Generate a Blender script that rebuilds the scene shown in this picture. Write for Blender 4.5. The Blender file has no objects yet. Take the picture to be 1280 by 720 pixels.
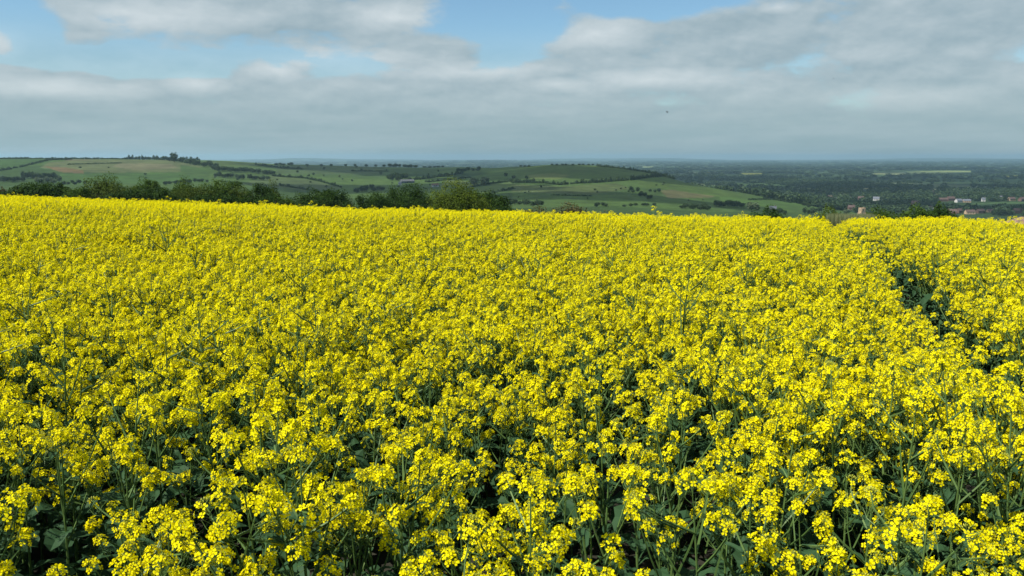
import bpy, math, random
import numpy as np

random.seed(7)
rng = np.random.default_rng(7)
scene = bpy.context.scene
C = scene.collection
PI = math.pi

# ------------------------------------------------------------------ camera
F = 1000.0                       # focal length in photo pixels (1280 wide)
HORIZON = 196.0
TH = math.atan((360 - HORIZON) / F)
CT, ST = math.cos(TH), math.sin(TH)
CAMZ = 2.08

cam_d = bpy.data.cameras.new('camera')
cam_d.sensor_width = 36.0
cam_d.lens = 36.0 * F / 1280.0
cam_d.clip_start = 0.05
cam_d.clip_end = 80000
cam = bpy.data.objects.new('camera', cam_d)
C.objects.link(cam)
cam.location = (0, 0, CAMZ)
cam.rotation_euler = (PI / 2 - TH, 0, 0)
scene.camera = cam


def slope_of(Y):
    """downward slope (drop per metre of depth) of a photo row"""
    t = (360 - Y) / F
    return -(t * CT - ST) / (CT + t * ST)


def u_of(X, Y):
    """sideways metres per metre of depth"""
    t = (360 - Y) / F
    return (X - 640) / F / (CT + t * ST)


def row_of(s):
    """photo row of a downward slope (array ok)"""
    t = (ST - s * CT) / (CT + s * ST)
    return 360 - t * F


def col_of(u, Y):
    t = (360 - Y) / F
    return 640 + u * (CT + t * ST) * F


# ------------------------------------------------------------------ helpers
def link(o, parent=None):
    C.objects.link(o)
    if parent is not None:
        o.parent = parent
    return o


class MB:
    """collects vertices and faces of one mesh"""

    def __init__(s):
        s.v, s.f, s.m = [], [], []

    def add(s, vs, fs, mi=0):
        b = len(s.v)
        s.v.extend(vs)
        for f in fs:
            s.f.append(tuple(i + b for i in f))
            s.m.append(mi)

    def box(s, x0, x1, y0, y1, z0, z1, mi=0):
        s.add([(x0, y0, z0), (x1, y0, z0), (x1, y1, z0), (x0, y1, z0), (x0, y0, z1), (x1, y0, z1), (x1, y1, z1), (x0, y1, z1)],
              [(0, 3, 2, 1), (4, 5, 6, 7), (0, 1, 5, 4), (1, 2, 6, 5), (2, 3, 7, 6), (3, 0, 4, 7)], mi)

    def tube(s, pts, rs, n=5, mi=0):
        b = len(s.v)
        pts = [np.array(p, float) for p in pts]
        for i, p in enumerate(pts):
            d = pts[min(i + 1, len(pts) - 1)] - pts[max(i - 1, 0)]
            d /= (np.linalg.norm(d) + 1e-9)
            a = np.cross(d, (0.31, 0.95, 0.02) if abs(d[1]) < 0.9 else (1, 0, 0))
            a /= np.linalg.norm(a)
            c = np.cross(d, a)
            for k in range(n):
                q = p + rs[i] * (math.cos(2 * PI * k / n) * a + math.sin(2 * PI * k / n) * c)
                s.v.append(tuple(q))
        for i in range(len(pts) - 1):
            for k in range(n):
                s.f.append((b + i * n + k, b + i * n + (k + 1) % n, b + (i + 1) * n + (k + 1) % n, b + (i + 1) * n + k))
                s.m.append(mi)

    def mesh(s, name, mats, smooth=False):
        me = bpy.data.meshes.new(name)
        me.from_pydata([tuple(map(float, v)) for v in s.v], [], s.f)
        for m in (mats if isinstance(mats, (list, tuple)) else [mats]):
            me.materials.append(m)
        if any(s.m):
            me.polygons.foreach_set('material_index', s.m)
        if smooth:
            me.polygons.foreach_set('use_smooth', [True] * len(me.polygons))
        me.update()
        return me

    def obj(s, name, mats, parent=None, smooth=False):
        return link(bpy.data.objects.new(name, s.mesh(name, mats, smooth)), parent)


def np_mesh(name, verts, quads, mats, smooth=True):
    me = bpy.data.meshes.new(name)
    nv, nf, k = len(verts), len(quads), quads.shape[1]
    me.vertices.add(nv)
    me.vertices.foreach_set('co', np.ascontiguousarray(verts, np.float32).ravel())
    me.loops.add(nf * k)
    me.loops.foreach_set('vertex_index', np.ascontiguousarray(quads, np.int32).ravel())
    me.polygons.add(nf)
    me.polygons.foreach_set('loop_start', np.arange(0, nf * k, k, dtype=np.int32))
    me.polygons.foreach_set('use_smooth', np.full(nf, smooth))
    me.update(calc_edges=True)
    me.validate()
    for m in (mats if isinstance(mats, (list, tuple)) else [mats]):
        me.materials.append(m)
    return me


def thing(name, label, cat, loc=(0, 0, 0), rz=0.0, group=None):
    o = bpy.data.objects.new(name, None)
    o.empty_display_size = 0.2
    C.objects.link(o)
    o.location = loc
    o.rotation_euler = (0, 0, rz)
    return tag(o, label, cat, group)


def tag(o, label, cat, group=None):
    o['label'] = label
    o['category'] = cat
    if group:
        o['group'] = group
    return o


def structure(o):
    o['kind'] = 'structure'
    return o


# ------------------------------------------------------------------ materials
def new_mat(name):
    m = bpy.data.materials.new(name)
    m.use_nodes = True
    nt = m.node_tree
    nt.nodes.clear()
    out = nt.nodes.new('ShaderNodeOutputMaterial')
    return m, nt, out


def ramp(nt, stops, fac):
    r = nt.nodes.new('ShaderNodeValToRGB')
    e = r.color_ramp.elements
    while len(e) < len(stops):
        e.new(0.5)
    for i, (p, c) in enumerate(stops):
        e[i].position = p
        e[i].color = (*c, 1)
    nt.links.new(fac, r.inputs[0])
    return r.outputs[0]


def noise(nt, scale, detail=4, coord='Object', rough=0.6):
    tc = nt.nodes.new('ShaderNodeTexCoord')
    n = nt.nodes.new('ShaderNodeTexNoise')
    n.inputs['Scale'].default_value = scale
    n.inputs['Detail'].default_value = detail
    n.inputs['Roughness'].default_value = rough
    nt.links.new(tc.outputs[coord], n.inputs['Vector'])
    return n.outputs[0]


def leaf_mat(name, stops, trans=0.3, rough=0.55, spec=0.25, extra_noise=None):
    """a leaf or petal: principled plus translucent, each loose face its own tone"""
    m, nt, out = new_mat(name)
    g = nt.nodes.new('ShaderNodeNewGeometry')
    fac = g.outputs['Random Per Island']
    if extra_noise:
        nz = noise(nt, extra_noise, 3)
        mx = nt.nodes.new('ShaderNodeMath')
        mx.operation = 'MULTIPLY_ADD'
        nt.links.new(fac, mx.inputs[0])
        mx.inputs[1].default_value = 0.45
        m2 = nt.nodes.new('ShaderNodeMath')
        m2.operation = 'MULTIPLY_ADD'
        nt.links.new(nz, m2.inputs[0])
        m2.inputs[1].default_value = 1.3
        m2.inputs[2].default_value = -0.37
        nt.links.new(m2.outputs[0], mx.inputs[2])
        mx.use_clamp = True
        fac = mx.outputs[0]
    col = ramp(nt, stops, fac)
    p = nt.nodes.new('ShaderNodeBsdfPrincipled')
    p.inputs['Roughness'].default_value = rough
    p.inputs['Specular IOR Level'].default_value = spec
    nt.links.new(col, p.inputs['Base Color'])
    t = nt.nodes.new('ShaderNodeBsdfTranslucent')
    nt.links.new(col, t.inputs['Color'])
    mix = nt.nodes.new('ShaderNodeMixShader')
    mix.inputs[0].default_value = trans
    nt.links.new(p.outputs[0], mix.inputs[1])
    nt.links.new(t.outputs[0], mix.inputs[2])
    nt.links.new(mix.outputs[0], out.inputs['Surface'])
    return m


def plain_mat(name, c0, c1, scale=3.0, rough=0.8, bump=0.0, coord='Object'):
    m, nt, out = new_mat(name)
    nz = noise(nt, scale, 5, coord)
    col = ramp(nt, [(0.3, c0), (0.7, c1)], nz)
    p = nt.nodes.new('ShaderNodeBsdfPrincipled')
    p.inputs['Roughness'].default_value = rough
    p.inputs['Specular IOR Level'].default_value = 0.25
    nt.links.new(col, p.inputs['Base Color'])
    if bump:
        b = nt.nodes.new('ShaderNodeBump')
        b.inputs['Strength'].default_value = bump
        nt.links.new(nz, b.inputs['Height'])
        nt.links.new(b.outputs[0], p.inputs['Normal'])
    nt.links.new(p.outputs[0], out.inputs['Surface'])
    return m


M = {}
M['petal'] = leaf_mat('petal', [(0.0, (0.80, 0.68, 0.002)), (0.5, (0.88, 0.775, 0.003)), (1.0, (0.92, 0.84, 0.008))], 0.40, 0.6, 0.04)
M['bud'] = leaf_mat('bud', [(0.0, (0.20, 0.24, 0.03)), (1.0, (0.42, 0.42, 0.04))], 0.1)
M['stalk'] = leaf_mat('stalk', [(0.0, (0.055, 0.105, 0.025)), (1.0, (0.095, 0.150, 0.04))], 0.0, 0.5, 0.2)
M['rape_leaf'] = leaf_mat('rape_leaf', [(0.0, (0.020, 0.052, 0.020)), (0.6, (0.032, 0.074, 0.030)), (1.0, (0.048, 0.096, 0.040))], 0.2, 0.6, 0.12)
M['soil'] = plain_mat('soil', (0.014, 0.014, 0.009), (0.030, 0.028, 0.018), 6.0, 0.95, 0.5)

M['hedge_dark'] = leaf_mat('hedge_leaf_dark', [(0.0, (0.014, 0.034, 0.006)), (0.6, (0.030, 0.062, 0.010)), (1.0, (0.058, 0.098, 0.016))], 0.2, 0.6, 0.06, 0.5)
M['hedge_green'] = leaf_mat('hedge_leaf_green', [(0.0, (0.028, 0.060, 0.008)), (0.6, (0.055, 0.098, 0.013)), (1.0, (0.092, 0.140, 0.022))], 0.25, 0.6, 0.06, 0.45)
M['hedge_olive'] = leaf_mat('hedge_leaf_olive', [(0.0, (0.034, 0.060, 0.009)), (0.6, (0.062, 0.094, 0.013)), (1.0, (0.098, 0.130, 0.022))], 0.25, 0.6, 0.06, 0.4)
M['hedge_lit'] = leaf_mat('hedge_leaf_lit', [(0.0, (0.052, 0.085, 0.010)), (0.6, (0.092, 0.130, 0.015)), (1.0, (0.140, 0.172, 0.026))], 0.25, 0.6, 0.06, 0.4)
M['hedge_brown'] = leaf_mat('hedge_leaf_brown', [(0.0, (0.06, 0.055, 0.022)), (0.6, (0.095, 0.085, 0.035)), (1.0, (0.13, 0.115, 0.05))], 0.2, 0.6, 0.06, 0.5)
M['tree_far'] = leaf_mat('tree_leaf_far', [(0.0, (0.018, 0.038, 0.016)), (0.6, (0.034, 0.060, 0.022)), (1.0, (0.055, 0.085, 0.03))], 0.15, 0.6, 0.1)
M['tree_pale'] = leaf_mat('tree_leaf_pale', [(0.0, (0.055, 0.085, 0.04)), (0.6, (0.09, 0.12, 0.06)), (1.0, (0.12, 0.15, 0.08))], 0.15, 0.6, 0.1)
M['bark'] = plain_mat('bark', (0.05, 0.04, 0.03), (0.11, 0.09, 0.065), 4.0, 0.9, 0.4)
M['dry_grass'] = leaf_mat('dry_grass', [(0.0, (0.10, 0.13, 0.05)), (0.6, (0.20, 0.22, 0.10)), (1.0, (0.30, 0.29, 0.15))], 0.3)
M['pink_soil'] = plain_mat('pink_soil', (0.16, 0.10, 0.07), (0.26, 0.17, 0.125), 0.9, 0.95, 0.6)
M['brick'] = plain_mat('brick_wall', (0.10, 0.060, 0.048), (0.15, 0.09, 0.072), 0.8)
M['render_wall'] = plain_mat('pale_wall', (0.40, 0.39, 0.36), (0.52, 0.50, 0.47), 0.5)
M['stone_wall'] = plain_mat('stone_wall', (0.36, 0.26, 0.16), (0.48, 0.34, 0.22), 0.7)
M['tile_red'] = plain_mat('red_tile', (0.065, 0.043, 0.037), (0.11, 0.07, 0.06), 0.9)
M['slate'] = plain_mat('slate', (0.09, 0.10, 0.12), (0.15, 0.16, 0.18), 0.9, 0.5)
M['barn_sheet'] = plain_mat('barn_sheet', (0.06, 0.065, 0.07), (0.11, 0.115, 0.12), 0.6, 0.5)
M['glass'] = plain_mat('window_glass', (0.03, 0.035, 0.04), (0.05, 0.055, 0.06), 1.0, 0.1)
M['door'] = plain_mat('door_paint', (0.10, 0.07, 0.05), (0.16, 0.11, 0.08), 1.0, 0.5)
M['feather'] = plain_mat('feather', (0.02, 0.02, 0.022), (0.04, 0.04, 0.045), 20.0, 0.6)

# ------------------------------------------------------------------ the land
CAN = 1.12                                   # mean height of the flower tops
EDGE_X = np.array([-300, 0, 320, 640, 960, 1120, 1190, 1240, 1290, 1600], float)
EDGE_Y = np.array([239, 244.5, 256.0, 264.8, 271.5, 273.8, 273.8, 275.5, 280, 286], float)
EDGE_S = np.array([slope_of(y) for y in EDGE_Y])
EDGE_U = np.array([u_of(x, y) for x, y in zip(EDGE_X, EDGE_Y)])
TOPZ = CAMZ - (CAN + 0.08)
EDGE_K = (EDGE_S / 2) ** 2 / TOPZ
YB = 48.0                                    # from here the near hillside runs straight down

D_ROWS = [600, 750, 900, 1050, 1200, 1400, 1600, 1900, 2300, 3000]
N_ = None
HILLS = [
    (-400, [252, 246, 239, 231, 221, 207, 198, 199, N_, N_]),
    (0,    [252, 246, 238, 230, 220, 207, 197.6, 199, N_, N_]),
    (150,  [253, 247, 239, 230, 219, 206, 197.4, 199, N_, N_]),
    (220,  [254, 248, 241, 232, 221, 209, 199.5, 200, 205, N_]),
    (260,  [254, 249, 242, 234, 224, 212, 202.0, 199.5, 203, N_]),
    (300,  [255, 250, 243, 236, 227, 216, 206, 201.5, 203, N_]),
    (340,  [256, 252, 246, 239, 232, 223, 215, 207.5, 204.5, N_]),
    (450,  [258, 254, 249, 243, 236, 227, 219, 211, 206.8, N_]),
    (560,  [261, 257, 251, 243, 235, 226, 218, 211.5, 208, N_]),
    (620,  [263, 257, 249, 241, 233, 223, 214.5, 210, 208.5, N_]),
    (690,  [264, 257, 248, 239, 229, 214, 204.5, 205.5, N_, N_]),
    (750,  [266, 259, 250, 240, 230, 216, 206.2, 208, N_, N_]),
    (800,  [267, 260, 252, 243, 233, 219, 212, 216, N_, N_]),
    (840,  [269, 262, 255, 246, 237, 225, 219, N_, N_, N_]),
    (900,  [271, 266, 260, 252, 243, 232, N_, N_, N_, N_]),
    (950,  [273, 269, 264, 257, 249, 243, N_, N_, N_, N_]),
    (1000, [277, 273, 268, 261, 255, 252, N_, N_, N_, N_]),
    (1050, [288, 282, 276, 269, 264, 262, N_, N_, N_, N_]),
    (1110, [N_] * 10),
    (1700, [N_] * 10),
]
PLAIN = -92.0
HX = np.array([u_of(x, 225) for x, _ in HILLS])
HZ = np.array([[PLAIN if Y is None else CAMZ - d * slope_of(Y) for d, Y in zip(D_ROWS, row)] for _, row in HILLS])
HZ = np.maximum(HZ, PLAIN)
NU, ND = 420, 160
gu = np.linspace(HX[0], HX[-1], NU)
gd = np.linspace(math.log(600), math.log(3600), ND)
tmp = np.array([np.interp(gu, HX, HZ[:, j]) for j in range(len(D_ROWS))])
tmp = np.vstack([tmp, np.full((1, NU), PLAIN)])
ld = np.log(np.array(D_ROWS + [3600.0]))
GZ = np.array([np.interp(gd, ld, tmp[:, i]) for i in range(NU)])          # [u, d]


def blur(a, r, axis):
    k = np.exp(-0.5 * (np.arange(-3 * r, 3 * r + 1) / r) ** 2)
    k /= k.sum()
    pad = [(0, 0), (0, 0)]
    pad[axis] = (3 * r, 3 * r)
    b = np.pad(a, pad, mode='edge')
    return np.apply_along_axis(lambda v: np.convolve(v, k, 'valid'), axis, b)


GZ = blur(blur(GZ, 4, 0), 4, 1)


def vnoise(x, y, seed=0):
    """smooth value noise in numpy, range -1..1"""
    xi, yi = np.floor(x), np.floor(y)
    fx, fy = x - xi, y - yi
    fx, fy = fx * fx * (3 - 2 * fx), fy * fy * (3 - 2 * fy)

    def h(a, b):
        s = np.sin(a * 127.1 + b * 311.7 + seed * 74.7) * 43758.5453
        return (s - np.floor(s)) * 2 - 1
    return (h(xi, yi) * (1 - fx) + h(xi + 1, yi) * fx) * (1 - fy) + (h(xi, yi + 1) * (1 - fx) + h(xi + 1, yi + 1) * fx) * fy


def H(x, y):
    x = np.asarray(x, float)
    y = np.asarray(y, float)
    yy = np.maximum(y, 1.0)
    u = x / yy
    k = np.interp(u, EDGE_U, EDGE_K)
    y0 = np.clip(y, 0, YB)
    near = -k * y0 ** 2 - 2 * k * YB * np.maximum(y - YB, 0)
    near = np.maximum(near, PLAIN)
    iu = np.clip((u - gu[0]) / (gu[-1] - gu[0]) * (NU - 1), 0, NU - 1.001)
    idd = np.clip((np.log(yy) - gd[0]) / (gd[-1] - gd[0]) * (ND - 1), 0, ND - 1.001)
    a, b = iu.astype(int), idd.astype(int)
    fa, fb = iu - a, idd - b
    hz = (GZ[a, b] * (1 - fa) + GZ[a + 1, b] * fa) * (1 - fb) + (GZ[a, b + 1] * (1 - fa) + GZ[a + 1, b + 1] * fa) * fb
    hz = np.where(yy < 600, CAMZ + (hz - CAMZ) * yy / 600.0, hz)
    t = np.clip((yy - 330) / 270.0, 0, 1)
    t = t * t * (3 - 2 * t)
    z = near * (1 - t) + np.maximum(hz, PLAIN) * t
    und = (vnoise(x / 130, y / 130, 1) * 1.6 + vnoise(x / 50, y / 50, 2) * 0.5) * np.clip((yy - 400) / 400, 0, 1) * np.clip((z - PLAIN) / 20, 0, 1)
    z = z + und
    # low ridges far out on the plain
    far = np.clip((yy - 9000) / 9000, 0, 1)
    z = z + far * (np.maximum(vnoise(u * 9 + 3.3, yy / 5200, 5), -0.35) + 0.35) * 42 + far * (vnoise(u * 40, yy / 2600, 6)) * 9
    return z


def ground_at(X, Y, lo=520.0, hi=24000.0):
    """first point of the land seen through a photo pixel, beyond the near hillside"""
    u, s = u_of(X, Y), slope_of(Y)
    d = np.exp(np.linspace(math.log(lo), math.log(hi), 1600))
    z = CAMZ - s * d
    below = np.nonzero(z <= H(u * d, d))[0]
    D = d[below[0]] if len(below) else 1e9
    if X < 845 and lo < 900 and D > 2600 and Y < 240:      # just over a hill's crest: step down to it
        return ground_at(X, Y + 0.25, lo, hi)
    return u * D, D, float(H(u * D, D))


def cells(x, y, sx, sy, ang, seed):
    """nearest of jittered seeds: id hash, distance to the border in metres"""
    ca, sa = math.cos(ang), math.sin(ang)
    p, q = (x * ca + y * sa) / sx, (-x * sa + y * ca) / sy
    pi, qi = np.floor(p), np.floor(q)
    best = np.full(p.shape, 9.0)
    second = np.full(p.shape, 9.0)
    ident = np.zeros(p.shape)

    def h(a, b, c):
        s = np.sin(a * 127.1 + b * 269.5 + c * 83.3 + seed) * 43758.5453
        return s - np.floor(s)
    for i in (-1, 0, 1):
        for j in (-1, 0, 1):
            a, b = pi + i, qi + j
            d = np.maximum(np.abs(p - a - 0.15 - 0.7 * h(a, b, 1)), np.abs(q - b - 0.15 - 0.7 * h(a, b, 2)))
            hh = h(a, b, 3)
            nb = d < best
            second = np.where(nb, best, np.minimum(second, d))
            ident = np.where(nb, hh, ident)
            best = np.where(nb, d, best)
    return ident, (second - best) * min(sx, sy)


# one sheet of land, denser where the photograph looks
cu = np.concatenate([np.linspace(-1.6, -0.74, 60)[:-1], np.linspace(-0.74, 0.74, 900), np.linspace(0.74, 1.6, 60)[1:]])
cd = np.exp(np.linspace(math.log(55.0), math.log(26000.0), 560))
UU, DD = np.meshgrid(cu, cd)
XX = UU * DD
ZZ = H(XX, DD)
nr, nc = UU.shape
verts = np.stack([XX.ravel(), DD.ravel(), ZZ.ravel()], 1)
ii = np.arange((nr - 1) * nc).reshape(nr - 1, nc)[:, :-1].ravel()
quads = np.stack([ii, ii + 1, ii + nc + 1, ii + nc], 1)

GRASS = (0.058, 0.100, 0.028)
col = np.zeros((nr, nc, 3)) + GRASS
ROW = row_of((CAMZ - ZZ) / DD)
COL = col_of(UU, ROW)


def inside(poly):
    px, py = COL, ROW
    res = np.zeros(px.shape, bool)
    n = len(poly)
    for i in range(n):
        (x1, y1), (x2, y2) = poly[i], poly[(i + 1) % n]
        c = (y1 > py) != (y2 > py)
        with np.errstate(divide='ignore', invalid='ignore'):
            res ^= c & (px < (x2 - x1) * (py - y1) / (y2 - y1 + 1e-9) + x1)
    return res


# fields of the wide plain
ident, edge = cells(XX, DD, 330, 420, 0.22, 3.1)
pal = np.array([(0.040, 0.066, 0.022), (0.052, 0.092, 0.028), (0.034, 0.056, 0.022), (0.066, 0.108, 0.036), (0.044, 0.076, 0.024),
                (0.036, 0.060, 0.022), (0.085, 0.125, 0.045), (0.048, 0.080, 0.030), (0.13, 0.15, 0.07), (0.040, 0.070, 0.024),
                (0.110, 0.130, 0.07), (0.055, 0.085, 0.03), (0.060, 0.10, 0.03), (0.042, 0.070, 0.026)])
pick = (ident * len(pal)).astype(int) % len(pal)
nearplain = np.clip((2600 - DD) / 800, 0, 1)[..., None]
plain_mask = (ZZ < PLAIN + 6) | (DD > 3200)
colp = (pal[pick] * (1 - nearplain) + np.array((0.040, 0.070, 0.024)) * nearplain) * (0.9 + 0.2 * vnoise(XX / 60, DD / 60, 9))[..., None]
col = np.where(plain_mask[..., None], colp, col)
onhill = ~plain_mask & (DD > 500)
ident2, edge2 = cells(XX, DD, 170, 260, -0.3, 8.7)
col = np.where(onhill[..., None], np.array(GRASS) * (0.80 + 0.45 * ident2)[..., None] * np.array([1, 1, 1]) + np.array((0.012, 0.006, 0.0)) * ident2[..., None], col)

FIELDS = [
    # left hill
    ((0.055, 0.100, 0.028), [(-60, 197), (45, 198), (70, 200), (20, 211), (-60, 216)]),
    ((0.115, 0.125, 0.060), [(60, 203), (110, 199), (210, 200), (255, 208), (225, 215), (120, 216), (50, 210)]),
    ((0.17, 0.15, 0.095), [(150, 204), (215, 205), (222, 210), (170, 213), (140, 208)]),
    ((0.16, 0.105, 0.060), [(55, 208), (80, 209), (105, 213), (104, 217), (75, 215)]),
    ((0.13, 0.105, 0.065), [(84, 199), (110, 199.3), (112, 200.6), (80, 200.8)]),
    ((0.062, 0.110, 0.030), [(75, 217), (130, 217), (225, 216), (262, 222), (262, 228), (190, 230), (75, 229)]),
    ((0.058, 0.098, 0.026), [(225, 206), (268, 212), (262, 219), (225, 215)]),
    ((0.080, 0.115, 0.032), [(250, 198), (330, 203), (340, 208), (262, 208)]),
    ((0.068, 0.098, 0.040), [(345, 207), (480, 208), (480, 218), (345, 217)]),
    ((0.085, 0.110, 0.045), [(345, 218), (395, 226), (430, 236), (380, 238), (300, 230)]),
    # round hill
    ((0.070, 0.108, 0.026), [(640, 209), (690, 203), (760, 206), (838, 218), (790, 223), (720, 227), (670, 226), (640, 224)]),
    ((0.115, 0.135, 0.045), [(655, 219), (690, 216), (715, 219), (700, 224), (665, 223)]),
    ((0.085, 0.105, 0.040), [(640, 230), (700, 233), (770, 229), (790, 236), (740, 243), (640, 240)]),
    ((0.075, 0.118, 0.030), [(640, 241), (740, 244), (790, 251), (760, 257), (640, 252)]),
    ((0.13, 0.115, 0.060), [(825, 238), (860, 236), (900, 242), (890, 247), (835, 248)]),
    ((0.080, 0.120, 0.030), [(800, 226), (860, 229), (930, 244), (900, 246), (830, 236), (800, 234)]),
    ((0.095, 0.130, 0.045), [(590, 235), (640, 227), (640, 234), (612, 243), (590, 240)]),
    ((0.120, 0.145, 0.05), [(560, 224), (600, 229), (590, 233), (550, 232)]),
    ((0.075, 0.125, 0.032), [(900, 246), (960, 247), (1012, 257), (1010, 262), (930, 262), (900, 256)]),
    # long pale strips out on the plain
    ((0.36, 0.38, 0.16), [(1131, 214.6), (1180, 213.4), (1215, 213.6), (1214, 215.6), (1180, 216.4), (1140, 217.2)]),
    ((0.30, 0.30, 0.15), [(1090, 216.4), (1131, 215.4), (1132, 218.2), (1092, 218)]),
    ((0.55, 0.48, 0.10), [(926, 216.2), (952, 216.4), (954, 218.6), (928, 218.4)]),
    ((0.30, 0.32, 0.16), [(800, 208.2), (818, 208.0), (818, 209.2), (800, 209.4)]),
    ((0.34, 0.30, 0.20), [(1055, 235.2), (1112, 235.6), (1112, 237.2), (1055, 236.6)]),
    ((0.36, 0.33, 0.20), [(1162, 236.2), (1172, 236.2), (1172, 239), (1162, 239)]),
    ((0.20, 0.22, 0.11), [(1010, 243), (1052, 244), (1052, 246), (1010, 245.4)]),
    ((0.15, 0.20, 0.05), [(1187, 235), (1212, 233.6), (1214, 235.6), (1190, 237)]),
    ((0.60, 0.50, 0.06), [(1266, 219.4), (1272, 219.4), (1272, 222), (1266, 222)]),
    ((0.50, 0.44, 0.10), [(1257, 219.8), (1262, 219.8), (1262, 221.6), (1257, 221.6)]),
    ((0.070, 0.115, 0.045), [(1175, 257), (1240, 253), (1290, 252), (1290, 258), (1180, 262)]),
]
for c, poly in FIELDS:
    m = inside(poly) & (DD > 520)
    n = 0.82 + 0.36 * (0.5 + 0.5 * vnoise(XX / 35, DD / 60, 12))
    col = np.where(m[..., None], np.array(c) * n[..., None], col)

land_mat, nt, out = new_mat('meadow_land')
at = nt.nodes.new('ShaderNodeAttribute')
at.attribute_name = 'field_colour'
nz = noise(nt, 0.05, 6, 'Object', 0.7)
mr = nt.nodes.new('ShaderNodeMapRange')
mr.inputs[1].default_value, mr.inputs[2].default_value, mr.inputs[3].default_value, mr.inputs[4].default_value = 0.3, 0.7, 0.60, 1.40
nt.links.new(nz, mr.inputs[0])
vm = nt.nodes.new('ShaderNodeVectorMath')
vm.operation = 'SCALE'
nt.links.new(at.outputs['Color'], vm.inputs[0])
nt.links.new(mr.outputs[0], vm.inputs['Scale'])
p = nt.nodes.new('ShaderNodeBsdfPrincipled')
p.inputs['Roughness'].default_value = 0.95
p.inputs['Specular IOR Level'].default_value = 0.1
nt.links.new(vm.outputs[0], p.inputs['Base Color'])
nt.links.new(p.outputs[0], out.inputs['Surface'])

me = np_mesh('hills', verts, quads, land_mat)
ca = me.color_attributes.new('field_colour', 'FLOAT_COLOR', 'POINT')
rgba = np.ones((nr * nc, 4), np.float32)
rgba[:, :3] = col.reshape(-1, 3) * np.array((0.51, 0.58, 0.45))
ca.data.foreach_set('color', rgba.ravel())
structure(link(bpy.data.objects.new('hills', me)))

# soil under the crop
gx = np.concatenate([np.linspace(-90, 90, 121)])
gy = np.concatenate([np.linspace(-30, 55.6, 90)])
GX, GY = np.meshgrid(gx, gy)
GZ2 = H(GX, GY) + np.where(GY > 54, 0.01, 0)
nr2, nc2 = GX.shape
ii = np.arange((nr2 - 1) * nc2).reshape(nr2 - 1, nc2)[:, :-1].ravel()
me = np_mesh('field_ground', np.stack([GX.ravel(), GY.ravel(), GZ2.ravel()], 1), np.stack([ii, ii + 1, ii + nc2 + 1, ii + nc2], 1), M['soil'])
structure(link(bpy.data.objects.new('field_ground', me)))
# the rest of the plain, under everything
b = MB()
b.add([(-28000, -3000, PLAIN - 4), (28000, -3000, PLAIN - 4), (28000, 27000, PLAIN - 4), (-28000, 27000, PLAIN - 4)], [(0, 1, 2, 3)])
structure(b.obj('ground', plain_mat('low_ground', (0.04, 0.07, 0.024), (0.06, 0.10, 0.03), 0.01)))


# ------------------------------------------------------------------ oilseed rape plants
def frame(d):
    d = np.array(d, float)
    d /= np.linalg.norm(d)
    a = np.cross(d, (0, 0, 1.0))
    if np.linalg.norm(a) < 1e-3:
        a = np.array((1.0, 0, 0))
    a /= np.linalg.norm(a)
    return d, a, np.cross(d, a)


def add_flower(mb, p, n, size, r, centre=True, mi=0, cmi=1):
    d, a, c = frame(n)
    t0 = r.uniform(0, PI / 2)
    cup = r.choice((r.uniform(0.0, 0.4), r.uniform(0.0, 0.4), r.uniform(0.6, 1.1)))
    for k in range(4):
        t = t0 + k * PI / 2 + r.uniform(-0.12, 0.12)
        e = math.cos(t) * a + math.sin(t) * c
        w = -math.sin(t) * a + math.cos(t) * c
        L = size * r.uniform(0.9, 1.1)
        W = L * 0.47
        cu_ = cup + r.uniform(-0.1, 0.1)
        q = lambda x, y, z: tuple(p + e * (y * L) + w * (x * W) + d * (z * L))
        mb.add([q(0, 0.06, 0), q(0.85, 0.58, cu_ * 0.8), q(0.6, 1.0, cu_ * 0.9), q(-0.6, 1.0, cu_ * 0.9), q(-0.85, 0.58, cu_ * 0.8)],
               [(0, 1, 4), (1, 2, 3, 4)], mi)
    if centre:
        s = size * 0.22
        mb.add([tuple(p + a * s), tuple(p + c * s), tuple(p - a * s), tuple(p - c * s), tuple(p + d * s * 2.2)], [(0, 1, 4), (1, 2, 4), (2, 3, 4), (3, 0, 4)], cmi)


def add_bud(mb, p, d, s, mi=0):
    d, a, c = frame(d)
    mb.add([tuple(p - d * s * 0.4), tuple(p + a * s * 0.5 + d * s * .5), tuple(p + c * s * 0.5 + d * s * .5), tuple(p - a * s * 0.5 + d * s * .5), tuple(p - c * s * 0.5 + d * s * .5), tuple(p + d * s * 1.6)],
           [(0, 2, 1), (0, 3, 2), (0, 4, 3), (0, 1, 4), (1, 2, 5), (2, 3, 5), (3, 4, 5), (4, 1, 5)], mi)


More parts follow.
